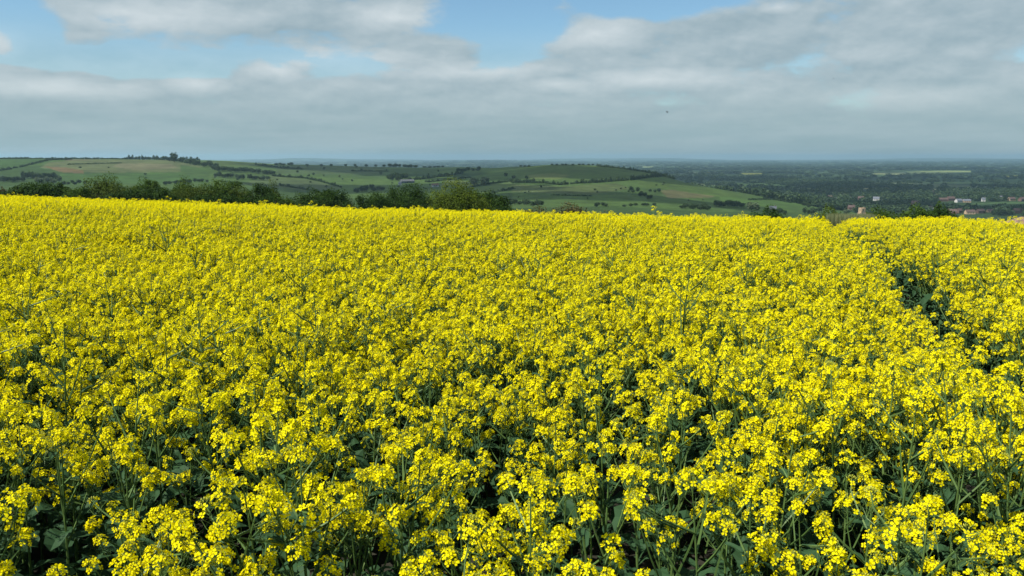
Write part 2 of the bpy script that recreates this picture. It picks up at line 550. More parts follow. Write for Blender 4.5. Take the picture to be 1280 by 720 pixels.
def leaf_geo(mb, base, az, length, width, droop, r, mi=0):
    """a wavy blade with a raised midrib line, bent down to its tip"""
    n = 6
    e = np.array((math.cos(az), math.sin(az), 0))
    w = np.array((-math.sin(az), math.cos(az), 0))
    pos, ang = np.array(base, float), r.uniform(0.3, 0.9)
    rows = []
    tw = r.uniform(-0.5, 0.5)
    for i in range(n + 1):
        t = i / n
        hw = width * 0.5 * (math.sin(PI * min(1, t * 0.93 + 0.07)) ** 0.75 if t < 0.98 else 0.06) * (1 + 0.18 * math.sin(t * 17 + az * 3))
        up = np.array((-math.sin(ang) * e[0], -math.sin(ang) * e[1], math.cos(ang)))
        ww = w * math.cos(tw * t) + up * math.sin(tw * t)
        fold = up * hw * 0.35
        wav = up * width * 0.10 * math.sin(t * 13 + az)
        rows.append([tuple(pos - ww * hw + fold + wav), tuple(pos), tuple(pos + ww * hw + fold - wav)])
        pos = pos + (e * math.cos(ang) + np.array((0, 0, 1.0)) * math.sin(ang)) * (length / n)
        ang -= droop / n
    vs = [v for row in rows for v in row]
    fs = []
    for i in range(n):
        for k in range(2):
            fs.append((i * 3 + k, i * 3 + k + 1, i * 3 + k + 4, i * 3 + k + 3))
    mb.add(vs, fs, mi)


def head_geo(tip, axis, size, r, nflow, full=True, budding=False):
    """flower head: flowers round the axis under a dome of buds; returns (flowers, buds)"""
    fl, bd = MB(), MB()
    d, a, c = frame(axis)
    L = size
    for i in range(nflow):
        t = (i + 0.5) / nflow                       # 0 at the top
        th = i * 2.39996 + r.uniform(-0.4, 0.4)
        along = -L * (t ** 1.15) * 1.0 + r.uniform(-0.004, 0.004)
        ped = (0.011 + 0.022 * (t ** 0.55)) * r.uniform(0.7, 1.25) * size / 0.040
        lift = 0.9 - 0.55 * t
        out = math.cos(th) * a + math.sin(th) * c
        pd = out + d * lift * 0.9
        pd /= np.linalg.norm(pd)
        base = np.array(tip) + d * along
        p = base + pd * ped + np.array((r.uniform(-1, 1), r.uniform(-1, 1), r.uniform(-1, 1))) * 0.006
        if full:
            fl.tube([base, p], [0.0008, 0.0007], 3, 1)
        n = pd + 0.35 * np.array((r.uniform(-1, 1), r.uniform(-1, 1), r.uniform(-0.4, 1.2)))
        add_flower(fl, p, n, r.uniform(0.0084, 0.0108), r, full, 0, 2)
    nb = (22 if budding else 13) if full else 5
    for i in range(nb):
        t = (i + 0.5) / nb
        th = i * 2.39996
        rad = 0.011 * math.sqrt(t) * (1.5 if budding else 1)
        p = np.array(tip) + d * (0.012 - 0.012 * t) + (math.cos(th) * a + math.sin(th) * c) * rad
        add_bud(bd, p, d + (math.cos(th) * a + math.sin(th) * c) * t * 0.9, 0.0042, 0)
    if full:
        for i in range(r.randint(3, 7)):           # young pods under the flowers
            th = i * 2.39996 + 1
            out = math.cos(th) * a + math.sin(th) * c
            b0 = np.array(tip) - d * (L + 0.012 * i + 0.006)
            fl.tube([b0, b0 + (out + d * 0.9) * 0.022, b0 + (out + d * 1.6) * 0.03], [0.0008, 0.0012, 0.0005], 3, 1)
    return fl, bd


def plant_geo(seed, full=True, h=1.12, leafy=1.0):
    r = random.Random(seed)
    stem, leaves, heads = MB(), [], []
    lean = np.array((r.uniform(-0.07, 0.07), r.uniform(-0.07, 0.07), 0))
    bend = np.array((r.uniform(-0.03, 0.03), r.uniform(-0.03, 0.03), 0))
    spine = lambda t: lean * t + bend * math.sin(t * PI) + np.array((0, 0, h * t))
    ns = 7 if full else 3
    pts = [spine(i / ns) for i in range(ns + 1)]
    stem.tube(pts, [0.0075 * (1 - 0.75 * i / ns) for i in range(ns + 1)], 5 if full else 3)
    tips = [(pts[-1], pts[-1] - pts[-2], 1.0)]
    nb = r.randint(5, 8)
    for i in range(nb):
        t = 0.50 + 0.38 * (i + r.uniform(0, 0.8)) / nb
        az = i * 2.39996 + r.uniform(-0.5, 0.5)
        e = np.array((math.cos(az), math.sin(az), 0))
        b0 = spine(t)
        ztop = h * r.uniform(0.80, 1.0) - 0.02
        if i == 0:
            ztop = h * r.uniform(0.70, 0.82)
        rise = max(ztop - b0[2], 0.07)
        spread = r.uniform(0.07, 0.19) * (1.15 - 0.3 * t)
        p1 = b0 + e * spread * 0.55 + np.array((0, 0, rise * 0.42))
        p2 = b0 + e * spread * 0.9 + np.array((0, 0, rise * 0.75))
        p3 = b0 + e * spread * 1.05 + np.array((r.uniform(-.012, .012), r.uniform(-.012, .012), rise))
        stem.tube([b0, p1, p2, p3], [0.0042, 0.0034, 0.0026, 0.0016], 4 if full else 3)
        tips.append((p3, (p3 - p2), r.uniform(0.75, 1.0)))
        if full and r.random() < 0.8:
            lf = MB()
            leaf_geo(lf, b0, az + r.uniform(-.4, .4), r.uniform(0.06, 0.11), r.uniform(0.018, 0.03), 0.9, r)
            leaves.append(lf)
    for (p, d, k) in tips:
        d = d / np.linalg.norm(d) + np.array((r.uniform(-.12, .12), r.uniform(-.12, .12), 0.25))
        k = k * r.choice((0.6, 0.8, 0.95, 1.0, 1.1, 1.25))
        young = r.random() < 0.12
        nf = int(r.uniform(4, 8)) if young else int(r.uniform(17, 32) * k) if full else int(r.uniform(15, 22) * k)
        heads.append(head_geo(p, d, r.uniform(0.030, 0.058) * k, r, nf, full, young or r.random() < 0.12))
    nl = int((7 if full else 3) * leafy)
    for i in range(nl):
        lf = MB()
        t = 0.12 + 0.52 * i / nl
        leaf_geo(lf, spine(t), i * 2.39996 + r.uniform(-.4, .4), r.uniform(0.13, 0.22), r.uniform(0.05, 0.085), r.uniform(1.1, 1.9), r)
        leaves.append(lf)
    return stem, leaves, heads


HEAD_MATS = [M['petal'], M['stalk'], M['bud']]
BUD_MATS = [M['bud'], M['stalk']]


def join_plant(geo, name):
    stem, leaves, heads = geo
    J = MB()
    J.add(stem.v, stem.f, 1)
    for lf in leaves:
        J.add(lf.v, lf.f, 3)
    for fl, bd in heads:
        b = len(J.v)
        J.v.extend(fl.v)
        for f, m in zip(fl.f, fl.m):
            J.f.append(tuple(i + b for i in f)); J.m.append(m)
        b = len(J.v)
        J.v.extend(bd.v)
        for f, m in zip(bd.f, bd.m):
            J.f.append(tuple(i + b for i in f)); J.m.append(2 if m == 0 else 1)
    return J.mesh(name, [M['petal'], M['stalk'], M['bud'], M['rape_leaf']])


NV = 14
HEIGHTS = [random.uniform(0.92, 1.20) for _ in range(NV)]
NEAR_GEO = [plant_geo(100 + i, True, HEIGHTS[i], 1.2) for i in range(NV)]
FAR_GEO = [plant_geo(300 + i, False, random.uniform(1.0, 1.17)) for i in range(10)]

# where the plants stand
TR_DX = 0.36


def tram_x(y):
    return 3.50 + TR_DX * (y - 6.4)


def density(x, y):
    """1 inside the crop, lower along the tramline and in the thin patch beside it"""
    g = np.ones(x.shape)
    off = x - tram_x(y)
    w = np.where(y < 5.5, -0.1, 0.21 + 0.030 * np.clip(y - 6, 0, 9)) + 0.05 * vnoise(y / 1.3, y * 0, 3)
    g = np.where(np.abs(off) < w, 0.0, g)
    thin = np.exp(-(((x - 3.05) / 0.6) ** 2 + ((y - 4.75) / 0.5) ** 2))
    g = g * (1 - 0.85 * thin)
    clump = 0.5 + 0.5 * vnoise(x / 0.45 + 7, y / 0.45, 21)
    g = g * (0.45 + 0.55 * clump)
    near = np.clip((y - 1.4) / 4.6, 0, 1)
    return g * (0.29 + 0.71 * near)


def scatter(y0, y1, per_m2, margin):
    A = 0
    w1 = 0.74 * y1 + margin
    n = int((y1 - y0) * 2 * w1 * per_m2)
    x = rng.uniform(-w1, w1, n)
    y = rng.uniform(y0, y1, n)
    keep = np.abs(x) < 0.74 * y + margin
    keep &= rng.uniform(0, 1, n) < density(x, y)
    return np.stack([x[keep], y[keep]], 1)


def spread_out(p, dmin):
    """drop points closer than dmin to a kept one (grid hash)"""
    grid, out = {}, []
    for i, (x, y) in enumerate(p):
        a, b_ = int(x // dmin), int(y // dmin)
        ok = True
        for da in (-1, 0, 1):
            for db in (-1, 0, 1):
                for j in grid.get((a + da, b_ + db), ()):
                    if (p[j][0] - x) ** 2 + (p[j][1] - y) ** 2 < dmin * dmin:
                        ok = False
        if ok:
            grid.setdefault((a, b_), []).append(i)
            out.append(i)
    return p[out]


P_NEAR = spread_out(scatter(1.15, 8.0, 72, 1.2), 0.085)
P_MID = scatter(8.0, 20.0, 46, 1.5)
P_FAR = scatter(20.0, 54.0, 32, 2.5)


def size_at(x, y):
    s = 1 + 0.045 * vnoise(x / 1.7, y / 1.7, 31) + 0.055 * vnoise(x / 0.42, y / 0.42, 32)
    thin = np.exp(-(((x - 3.05) / 0.7) ** 2 + ((y - 4.75) / 0.55) ** 2))
    return s * (1 - 0.22 * thin)


# the 300 plants that show largest
in_frame = np.abs(P_NEAR[:, 0]) < 0.655 * P_NEAR[:, 1] + 0.06
order = np.argsort(np.where(in_frame & (P_NEAR[:, 1] > 1.5), P_NEAR[:, 1], 99))
chosen = order[:300]
rest = np.setdiff1d(np.arange(len(P_NEAR)), chosen)


def plant_object(geo):
    stem, leaves, heads = geo
    root = bpy.data.objects.new('rapeseed_plant', None)
    root.empty_display_size = 0.1
    C.objects.link(root)
    stem.obj('stem', M['stalk'], root)
    for lf in leaves:
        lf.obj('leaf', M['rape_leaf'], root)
    for fl, bd in heads:
        h_ = fl.obj('flower_head', HEAD_MATS, root)
        bd.obj('bud_tip', BUD_MATS, h_)
    return root


def copy_tree(o, parent=None):
    c = o.copy()
    C.objects.link(c)
    if parent is not None:
        c.parent = parent
    for ch in KIDS[o.name]:
        copy_tree(ch, c)
    return c


KIDS = {}


def index(o):
    KIDS[o.name] = list(o.children)
    for ch in o.children:
        index(ch)


protos = [plant_object(g) for g in NEAR_GEO]
for pz in protos:
    index(pz)
used = [False] * NV
PLANT_LABEL = 'upright oilseed rape plant with yellow flower heads on the near side of the field'
for n, i in enumerate(chosen):
    x, y = P_NEAR[i]
    v = random.randrange(NV) if n >= NV else n
    o = protos[v]
    if used[v]:
        o = copy_tree(protos[v])
    used[v] = True
    s = float(size_at(x, y)) * random.choice((0.86, 0.94, 0.98, 1.0, 1.03, 1.07, 1.14))
    o.location = (x, y, float(H(x, y)))
    o.rotation_euler = (random.uniform(-.07, .07), random.uniform(-.07, .07), random.uniform(0, 2 * PI))
    o.scale = (s, s, s)
    tag(o, PLANT_LABEL, 'rapeseed plant', 'flowering rapeseed plants along the near side of the field')

# one broken stalk leaning across its neighbours
lx, ly = 0.84, 2.18
t = thing('rapeseed_plant', 'thick bare rape stalk leaning far over at a slant, with few leaves', 'rapeseed plant', (lx, ly, 0.0))
b = MB()
b.tube([(0, 0, 0), (0.0, 0.0, 0.35), (0.03, -0.02, 0.66), (0.12, 0.0, 0.75), (0.30, 0.04, 0.86), (0.40, 0.07, 0.93)], [0.010, 0.009, 0.008, 0.0075, 0.006, 0.004], 7)
b.obj('stem', M['stalk'], t)
r = random.Random(5)
for (bp, az) in (((0.28, 0.04, 0.85), -0.9), ((0.14, 0.0, 0.76), 2.6)):
    lf = MB()
    leaf_geo(lf, bp, az, 0.13, 0.045, 1.6, r)
    lf.obj('leaf', M['rape_leaf'], t)
fl, bd = head_geo((0.42, 0.08, 0.95), (0.5, 0.1, 0.8), 0.036, r, 14)
h_ = fl.obj('flower_head', HEAD_MATS, t)
bd.obj('bud_tip', BUD_MATS, h_)

# the rest of the crop: one object, instanced
proto_coll = bpy.data.collections.new('crop_kinds')
k = 0
for g in NEAR_GEO:
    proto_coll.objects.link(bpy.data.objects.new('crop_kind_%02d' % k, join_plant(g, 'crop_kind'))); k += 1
for g in FAR_GEO:
    proto_coll.objects.link(bpy.data.objects.new('crop_kind_%02d' % k, join_plant(g, 'crop_kind'))); k += 1


def scatter_object(name, pts, rots, scls, idxs, coll):
    me = bpy.data.meshes.new(name)
    me.vertices.add(len(pts))
    me.vertices.foreach_set('co', np.ascontiguousarray(pts, np.float32).ravel())
    a = me.attributes.new('rot', 'FLOAT_VECTOR', 'POINT'); a.data.foreach_set('vector', np.ascontiguousarray(rots, np.float32).ravel())
    a = me.attributes.new('scl', 'FLOAT_VECTOR', 'POINT'); a.data.foreach_set('vector', np.ascontiguousarray(scls, np.float32).ravel())
    a = me.attributes.new('idx', 'INT', 'POINT'); a.data.foreach_set('value', np.ascontiguousarray(idxs, np.int32).ravel())
    o = link(bpy.data.objects.new(name, me))
    ng = bpy.data.node_groups.new(name + '_scatter', 'GeometryNodeTree')
    ng.interface.new_socket('Geometry', in_out='INPUT', socket_type='NodeSocketGeometry')
    ng.interface.new_socket('Geometry', in_out='OUTPUT', socket_type='NodeSocketGeometry')
    N = ng.nodes
    gi, go = N.new('NodeGroupInput'), N.new('NodeGroupOutput')
    ci = N.new('GeometryNodeCollectionInfo')
    ci.inputs['Collection'].default_value = coll
    ci.inputs['Separate Children'].default_value = True
    ci.inputs['Reset Children'].default_value = True
    iop = N.new('GeometryNodeInstanceOnPoints')
    iop.inputs['Pick Instance'].default_value = True

    def attr(nm, typ):
        q = N.new('GeometryNodeInputNamedAttribute')
        q.data_type = typ
        q.inputs['Name'].default_value = nm
        return q.outputs['Attribute']
    e2r = N.new('FunctionNodeEulerToRotation')
    L = ng.links
    L.new(gi.outputs[0], iop.inputs['Points'])
    L.new(ci.outputs[0], iop.inputs['Instance'])
    L.new(attr('idx', 'INT'), iop.inputs['Instance Index'])
    L.new(attr('rot', 'FLOAT_VECTOR'), e2r.inputs[0])
    L.new(e2r.outputs[0], iop.inputs['Rotation'])
    L.new(attr('scl', 'FLOAT_VECTOR'), iop.inputs['Scale'])
    L.new(iop.outputs[0], go.inputs[0])
    md = o.modifiers.new('scatter', 'NODES')
    md.node_group = ng
    return o


PA = P_NEAR[rest]
allp = np.vstack([PA, P_MID, P_FAR])
n1, n2, n3 = len(PA), len(P_MID), len(P_FAR)
idx = np.concatenate([rng.integers(0, NV, n1), rng.integers(0, NV, n2), rng.integers(NV, NV + 10, n3)])
N_ALL = len(allp)
s = size_at(allp[:, 0], allp[:, 1]) * rng.uniform(0.93, 1.07, N_ALL)
tall = rng.uniform(0, 1, N_ALL)
s = s * np.where((tall < 0.03) & (allp[:, 1] < 14), rng.uniform(1.06, 1.17, N_ALL), 1.0)
s = s * np.where(tall < 0.006, rng.uniform(1.08, 1.18, N_ALL), 1.0)
wide = np.concatenate([np.ones(n1), np.ones(n2) * 1.0, np.ones(n3) * 1.2])
pts = np.stack([allp[:, 0], allp[:, 1], H(allp[:, 0], allp[:, 1])], 1)
rots = np.stack([rng.uniform(-.08, .08, N_ALL), rng.uniform(-.08, .08, N_ALL), rng.uniform(0, 2 * PI, N_ALL)], 1)
crop = scatter_object('rapeseed_crop', pts, rots, np.stack([s * wide, s * wide, s], 1), idx, proto_coll)
crop['kind'] = 'stuff'
crop['label'] = 'dense yellow oilseed rape in flower filling the field to its far edge'
print('plants', n1, n2, n3)


# ------------------------------------------------------------------ trees, bushes, hedges
def leaf_cloud(mb, lumps, per_m2, size, r, mi=0, fill=0.45):
    """leaf-sized faces on and inside overlapping lumps (cx, cy, cz, rx, ry, rz)"""
    for (cx, cy, cz, rx, ry, rz) in lumps:
        area = 4 * PI * ((rx * ry) ** 1.6 / 3 + (rx * rz) ** 1.6 / 3 + (ry * rz) ** 1.6 / 3) ** (1 / 1.6)
        n = max(8, int(area * per_m2))
        v = rng.normal(size=(n, 3))
        v /= np.linalg.norm(v, axis=1)[:, None]
        rad = np.where(rng.uniform(size=n) < fill, rng.uniform(0.3, 0.95, n), rng.uniform(0.86, 1.10, n))
        lump = 1 + 0.16 * np.sin(v[:, 0] * 5.1 + cx) * np.sin(v[:, 1] * 4.3 + cy) + 0.12 * np.sin(v[:, 2] * 7 + cz * 2 + v[:, 0] * 6)
        p = np.array((cx, cy, cz)) + v * (rad * lump)[:, None] * np.array((rx, ry, rz))
        nrm = v + rng.normal(size=(n, 3)) * 0.75
        nrm /= np.linalg.norm(nrm, axis=1)[:, None]
        a = np.cross(nrm, rng.normal(size=(n, 3)))
        a /= np.linalg.norm(a, axis=1)[:, None]
        c = np.cross(nrm, a)
        s1 = size * rng.uniform(0.6, 1.35, n)[:, None]
        s2 = s1 * rng.uniform(0.5, 0.9, n)[:, None]
        q0, q1, q2, q3 = p - a * s1, p - c * s2 + a * s1 * 0.15, p + a * s1, p + c * s2 - a * s1 * 0.1
        b0 = len(mb.v)
        arr = np.stack([q0, q1, q2, q3], 1).reshape(-1, 3)
        mb.v.extend(map(tuple, arr))
        mb.f.extend((b0 + 4 * i, b0 + 4 * i + 1, b0 + 4 * i + 2, b0 + 4 * i + 3) for i in range(n))
        mb.m.extend([mi] * n)


def bush(name, label, cat, X0, X1, Ytop, D, mat, group=None, ragged=0.25, leaf=0.09, dome=0.0, per=110, depth=None, trunked=True):
    """a hedge bush or small tree that spans photo columns X0..X1 at distance D"""
    X0, X1 = X0 - 4, X1 + 4
    xa, xb = u_of(X0, Ytop) * D, u_of(X1, Ytop) * D
    w = xb - xa
    cx = (xa + xb) / 2
    zt = CAMZ - D * slope_of(Ytop)
    zg = float(H(cx, D))
    h = zt - zg
    t = thing(name, label, cat, (cx, D, zg), 0, group)
    lumps = []
    dp = depth or min(w * 0.8, 5.0)
    if dome:
        lumps.append((0, 0, h * 0.48, w * 0.5, dp * 0.5, h * 0.50))
        lumps.append((-w * .28, -dp * .1, h * 0.30, w * 0.24, dp * 0.4, h * 0.34))
        lumps.append((w * .28, -dp * .1, h * 0.30, w * 0.24, dp * 0.4, h * 0.34))
        for i in range(7):
            a = PI * (i + random.uniform(0.2, 0.8)) / 7
            rr = random.uniform(0.55, 0.85)
            lumps.append((math.cos(a) * w * 0.34 * rr * 1.25, random.uniform(-.3, .3) * dp, h * 0.36 + math.sin(a) * h * 0.36 * rr * 1.2, w * 0.16, dp * 0.22, h * 0.19))
    else:
        n = max(2, int(w / max(1.3, h * 0.36)))
        for i in range(n):
            f = (i + 0.5) / n
            e = 1 - ragged * random.random() - (0.16 if i in (0, n - 1) and n > 2 else 0)
            if n > 3 and i == n // 2:
                e = 1.0
            hh = h * e
            rx = w / n * random.uniform(0.85, 1.15)
            lumps.append(((f - 0.5) * (w - rx * 0.6), random.uniform(-.2, .2) * dp, hh * 0.66, rx, dp * random.uniform(0.35, 0.5), hh * 0.36))
            lumps.append(((f - 0.5) * (w - rx * 0.6) + random.uniform(-.3, .3) * rx, random.uniform(-.25, .25) * dp, hh * 0.36, rx * 1.05, dp * 0.5, hh * 0.38))
    for (a_, b_, c_, d_, e_, f_) in list(lumps)[:24]:
        for _ in range(1 if dome else 3):
            lumps.append((a_ + random.uniform(-.8, .8) * d_, b_ + random.uniform(-.6, .6) * e_, c_ + f_ * random.uniform(0.35, 0.95) * (0.6 if dome else 0.85), d_ * random.uniform(.14, .34), e_ * random.uniform(.2, .3), f_ * random.uniform(.16, .34)))
    mb = MB()
    leaf_cloud(mb, lumps, per, leaf, random)
    mb.obj('crown', mat, t)
    tk = MB()
    nst = 1 if dome else max(2, int(w / 2.2))
    for i in range(nst):
        x0 = 0 if dome else ((i + 0.5) / nst - 0.5) * w * 0.85
        for j in range(5 if dome else 3):
            ex = x0 + random.uniform(-.3, .3) * (w * 0.8 if dome else 2.2)
            tk.tube([(x0, 0, -0.25), (x0 * .9 + ex * .1, 0, h * 0.22), ((x0 + ex) / 2, random.uniform(-.2, .2) * dp, h * 0.5), (ex, random.uniform(-.3, .3) * dp, h * random.uniform(0.7, 0.92))],
                    [0.16 if dome else 0.08, 0.12 if dome else 0.06, 0.05, 0.015], 6)
    tk.obj('trunk', M['bark'], t)
    return t


G_HEDGE = 'bushes and small trees of the hedge beyond the field'
bush('clipped_hedge', 'low dense dark hedge with a flat top beyond the field, at its far corner', 'hedge', 8, 80, 229, 118, M['hedge_dark'], G_HEDGE, 0.10)
bush('bush', 'small brownish bush at the end of the flat topped dark hedge', 'bush', -14, 12, 232, 120, M['hedge_brown'], G_HEDGE, 0.3)
bush('bush', 'low green bush between the flat topped hedge and the olive tree', 'bush', 74, 112, 235.5, 116, M['hedge_green'], G_HEDGE, 0.3)
bush('hedge_tree', 'rounded olive green tree with a brownish top, first of the hedge trees', 'tree', 106, 148, 220.5, 126, M['hedge_olive'], G_HEDGE, dome=1)
bush('hedge_tree', 'broad olive tree touching the tallest rounded olive tree of the hedge', 'tree', 136, 168, 224.5, 122, M['hedge_olive'], G_HEDGE, 0.3)
bush('hedge_tree', 'wide olive green tree in the middle of the hedge trees', 'tree', 160, 212, 224.5, 130, M['hedge_green'], G_HEDGE, 0.22)
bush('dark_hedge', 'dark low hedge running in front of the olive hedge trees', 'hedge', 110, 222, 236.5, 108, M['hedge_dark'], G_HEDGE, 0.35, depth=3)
bush('hedge_tree', 'small upright dark green tree behind the gap in the hedge', 'tree', 219, 240, 224, 134, M['hedge_green'], G_HEDGE, dome=1)
bush('hedge_tree', 'olive green spreading tree beside the small upright dark tree', 'tree', 226, 262, 228, 124, M['hedge_olive'], G_HEDGE, 0.3)
bush('hedge_tree', 'tall dark green tree with a ragged top, highest of its end of the hedge', 'tree', 252, 290, 222.5, 128, M['hedge_green'], G_HEDGE, 0.25)
bush('bush', 'pale green bush between the ragged tree and the slender young tree', 'bush', 284, 308, 229.5, 126, M['hedge_olive'], G_HEDGE, 0.3)
bush('bush', 'dark bush beside the slender olive brown young tree', 'bush', 302, 334, 232, 124, M['hedge_dark'], G_HEDGE, 0.35)
bush('young_tree', 'slender young tree with thin olive brown leaves standing alone in the hedge', 'tree', 333, 347, 230, 128, M['hedge_olive'], G_HEDGE, dome=1)
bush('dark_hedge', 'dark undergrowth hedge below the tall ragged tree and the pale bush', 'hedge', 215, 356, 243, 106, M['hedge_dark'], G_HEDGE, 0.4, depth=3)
bush('dark_hedge', 'long dark hedge of uneven height leading up to the big round bush', 'hedge', 346, 452, 238.5, 128, M['hedge_dark'], G_HEDGE, 0.3)
bush('dark_hedge', 'tall dark green hedge touching the big round bush', 'hedge', 440, 552, 233.5, 132, M['hedge_dark'], G_HEDGE, 0.22)
bush('dark_hedge', 'dark lower hedge closing the gap in front of the two long dark hedges', 'hedge', 372, 545, 244, 116, M['hedge_dark'], G_HEDGE, 0.25, depth=3)
bush('dark_hedge', 'short dark hedge at the foot of the slender young tree', 'hedge', 318, 378, 244.5, 120, M['hedge_green'], G_HEDGE, 0.25, depth=3)
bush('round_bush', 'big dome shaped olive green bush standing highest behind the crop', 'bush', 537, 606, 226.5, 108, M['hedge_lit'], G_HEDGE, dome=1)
bush('bush', 'dark green bush sloping down beside the big round bush', 'bush', 588, 628, 240, 114, M['hedge_dark'], G_HEDGE, 0.2)
bush('bush', 'low dark bush at the foot of the hill, past the round bush', 'bush', 618, 648, 250, 112, M['hedge_dark'], G_HEDGE, 0.3)
bush('low_hedge', 'low brownish green hedge along the crop below the round hill', 'hedge', 640, 768, 256.5, 104, M['hedge_brown'], G_HEDGE, 0.35, depth=3)
bush('low_hedge', 'thin dark strip of hedge showing just over the crop below the hill flank', 'hedge', 905, 1002, 263.0, 92, M['hedge_dark'], G_HEDGE, 0.4, depth=3)
bush('bush', 'small olive bush near the church tower', 'bush', 1012, 1048, 260.5, 90, M['hedge_olive'], G_HEDGE, 0.3)
bush('bush', 'dark green bush beside the church tower, thickest of its hedge', 'bush', 1086, 1124, 256.5, 84, M['hedge_green'], G_HEDGE, 0.2)
bush('bush', 'dark green bush in the middle of the hedge beside the church tower', 'bush', 1116, 1158, 256.2, 86, M['hedge_green'], G_HEDGE, 0.22)
bush('bush', 'bush at the tapering end of the hedge beside the church tower', 'bush', 1150, 1192, 259.5, 85, M['hedge_dark'], G_HEDGE, 0.3)

# rough pale grass on the verge beside the low olive bush
mb = MB()
for _ in range(2600):
    X = random.uniform(1036, 1094)
    D = random.uniform(56, 62)
    x = u_of(X, 268) * D
    z = float(H(x, D))
    hgt = (CAMZ - D * slope_of(random.uniform(265.5, 268.5))) - z
    w = random.uniform(0.02, 0.05)
    dx, dy = random.uniform(-.25, .25), random.uniform(-.25, .25)
    mb.add([(x - w, D, z), (x + w, D + w, z), (x + dx * .6 + w * .6, D + dy * .5, z + hgt * .7), (x + dx, D + dy, z + hgt)], [(0, 1, 2, 3)])
g = mb.obj('grass', M['dry_grass'])
g['kind'] = 'stuff'
g['label'] = 'pale rough grass on the verge beyond the crop'

# bank of bare pink earth at the end of the field
nx, ny = 60, 20
vs = []
X0, X1 = 1222, 1420
for j in range(ny):
    for i in range(nx):
        X = X0 + (X1 - X0) * i / (nx - 1)
        D = 62 + 14 * j / (ny - 1)
        x = u_of(X, 269) * D
        t = math.sin(PI * j / (ny - 1)) ** 0.7
        rise = 1 - math.exp(-max(0, i) / 6.0)
        top = CAMZ - 69 * slope_of(269.3 - 1.2 * rise)
        zg = float(H(x, D))
        vs.append((x, D, zg - 0.1 + max(0.15, (top - zg)) * t * (0.55 + 0.45 * rise) + 0.12 * float(vnoise(np.array(x * 1.7), np.array(D * 1.7), 4)) * t))
fs = [(j * nx + i, j * nx + i + 1, (j + 1) * nx + i + 1, (j + 1) * nx + i) for j in range(ny - 1) for i in range(nx - 1)]
b = MB(); b.add(vs, fs)
tag(b.obj('earth_bank', M['pink_soil'], None, True), 'bank of bare pinkish earth at the end of the yellow field', 'earth bank')


# trees on the hills: a few meshes shared by many
def tree_meshes(n, mat, hh, ww, seed):
    out_ = []
    for i in range(n):
        mb = MB()
        lumps = [(0, 0, hh * 0.55, ww * 0.42, ww * 0.42, hh * 0.40)]
        for _ in range(5):
            a = random.uniform(0, 2 * PI)
            lumps.append((math.cos(a) * ww * 0.28, math.sin(a) * ww * 0.28, hh * random.uniform(0.35, 0.8), ww * random.uniform(.16, .26), ww * random.uniform(.16, .26), hh * random.uniform(.14, .22)))
        leaf_cloud(mb, lumps, 2.2, 0.055 * hh, random, 0, 0.45)
        tk = MB()
        tk.tube([(0, 0, -0.5), (0, 0, hh * .25), (ww * .03, 0, hh * .5), (0, ww * .03, hh * .8)], [hh * .035, hh * .027, hh * .018, hh * .006], 6)
        for j in range(4):
            a = j * 1.6 + i
            tk.tube([(0, 0, hh * .28), (math.cos(a) * ww * .15, math.sin(a) * ww * .15, hh * .45), (math.cos(a) * ww * .32, math.sin(a) * ww * .32, hh * .62)], [hh * .016, hh * .01, hh * .004], 5)
        out_.append((mb.mesh('crown', mat), tk.mesh('trunk', M['bark'])))
    return out_


TREES = {
    'dark': tree_meshes(6, M['tree_far'], 10, 9, 1),
    'pale': tree_meshes(3, M['tree_pale'], 10, 9, 2),
}


def hill_tree(X, Ybase, hpx, wpx, label, group, kind='dark', name='tree', lo=520.0):
    x, y, z = ground_at(X, Ybase, lo)
    h, w = hpx * y / F, wpx * y / F
    cr, tk = random.choice(TREES[kind])
    t = thing(name, label, 'tree', (x, y, z), random.uniform(0, 2 * PI), group)
    t.scale = (w / 9, w / 9, h / 10)
    link(bpy.data.objects.new('crown', cr), t)
    link(bpy.data.objects.new('trunk', tk), t)
    return t


def row_trees(p0, p1, n, h, w, label, group, kind='dark', jit=1.0, name='tree', lo=520.0):
    for i in range(n):
        f = (i + random.uniform(0.1, 0.9)) / n
        hill_tree(p0[0] + (p1[0] - p0[0]) * f, p0[1] + (p1[1] - p0[1]) * f + random.uniform(-jit, jit), h * random.uniform(.75, 1.25), w * random.uniform(.75, 1.25), label, group, kind, name, lo)


# left hill
hill_tree(218, 203.0, 12.5, 11, 'tall pointed tree standing out on the skyline of the far hill', None)
hill_tree(206, 200.5, 5.5, 8, 'small round tree beside the tall skyline tree', None)
row_trees((196, 200), (232, 203), 6, 4.5, 6, 'low tree around the foot of the tall skyline tree', 'trees at the skyline clump')
row_trees((226, 204), (272, 210.5), 11, 6, 7, 'dark tree in the belt running down from the skyline clump', 'tree belt on the far hill')
hill_tree(262, 207.5, 7, 8, 'round tree at the upper side of the belt on the far hill', None)
row_trees((-8, 226), (30, 228), 9, 6.5, 8, 'bluish tree in the wood at the foot of the far hill', 'wood at the foot of the far hill')
row_trees((28, 224), (76, 224.5), 12, 7.5, 9, 'bluish tree in the wood at the foot of the far hill', 'wood at the foot of the far hill')
row_trees((45, 228), (76, 229), 6, 7, 8, 'pale bluish tree in front of the wood at the foot of the far hill', 'pale trees in front of the far wood', 'pale')
row_trees((78, 231), (108, 230), 6, 5.5, 6, 'small tree standing between the far wood and the field hedge', 'small trees past the far wood')
row_trees((265, 213), (342, 218), 20, 6, 8, 'dark tree in the wood filling the dip past the far hill', 'wood in the dip past the far hill')
row_trees((268, 221), (338, 226), 14, 6, 8, 'dark tree in the wood filling the dip past the far hill', 'wood in the dip past the far hill')
row_trees((205, 231), (262, 227), 11, 4.5, 6, 'tree in the row below the far hill fields', 'tree row below the far hill')
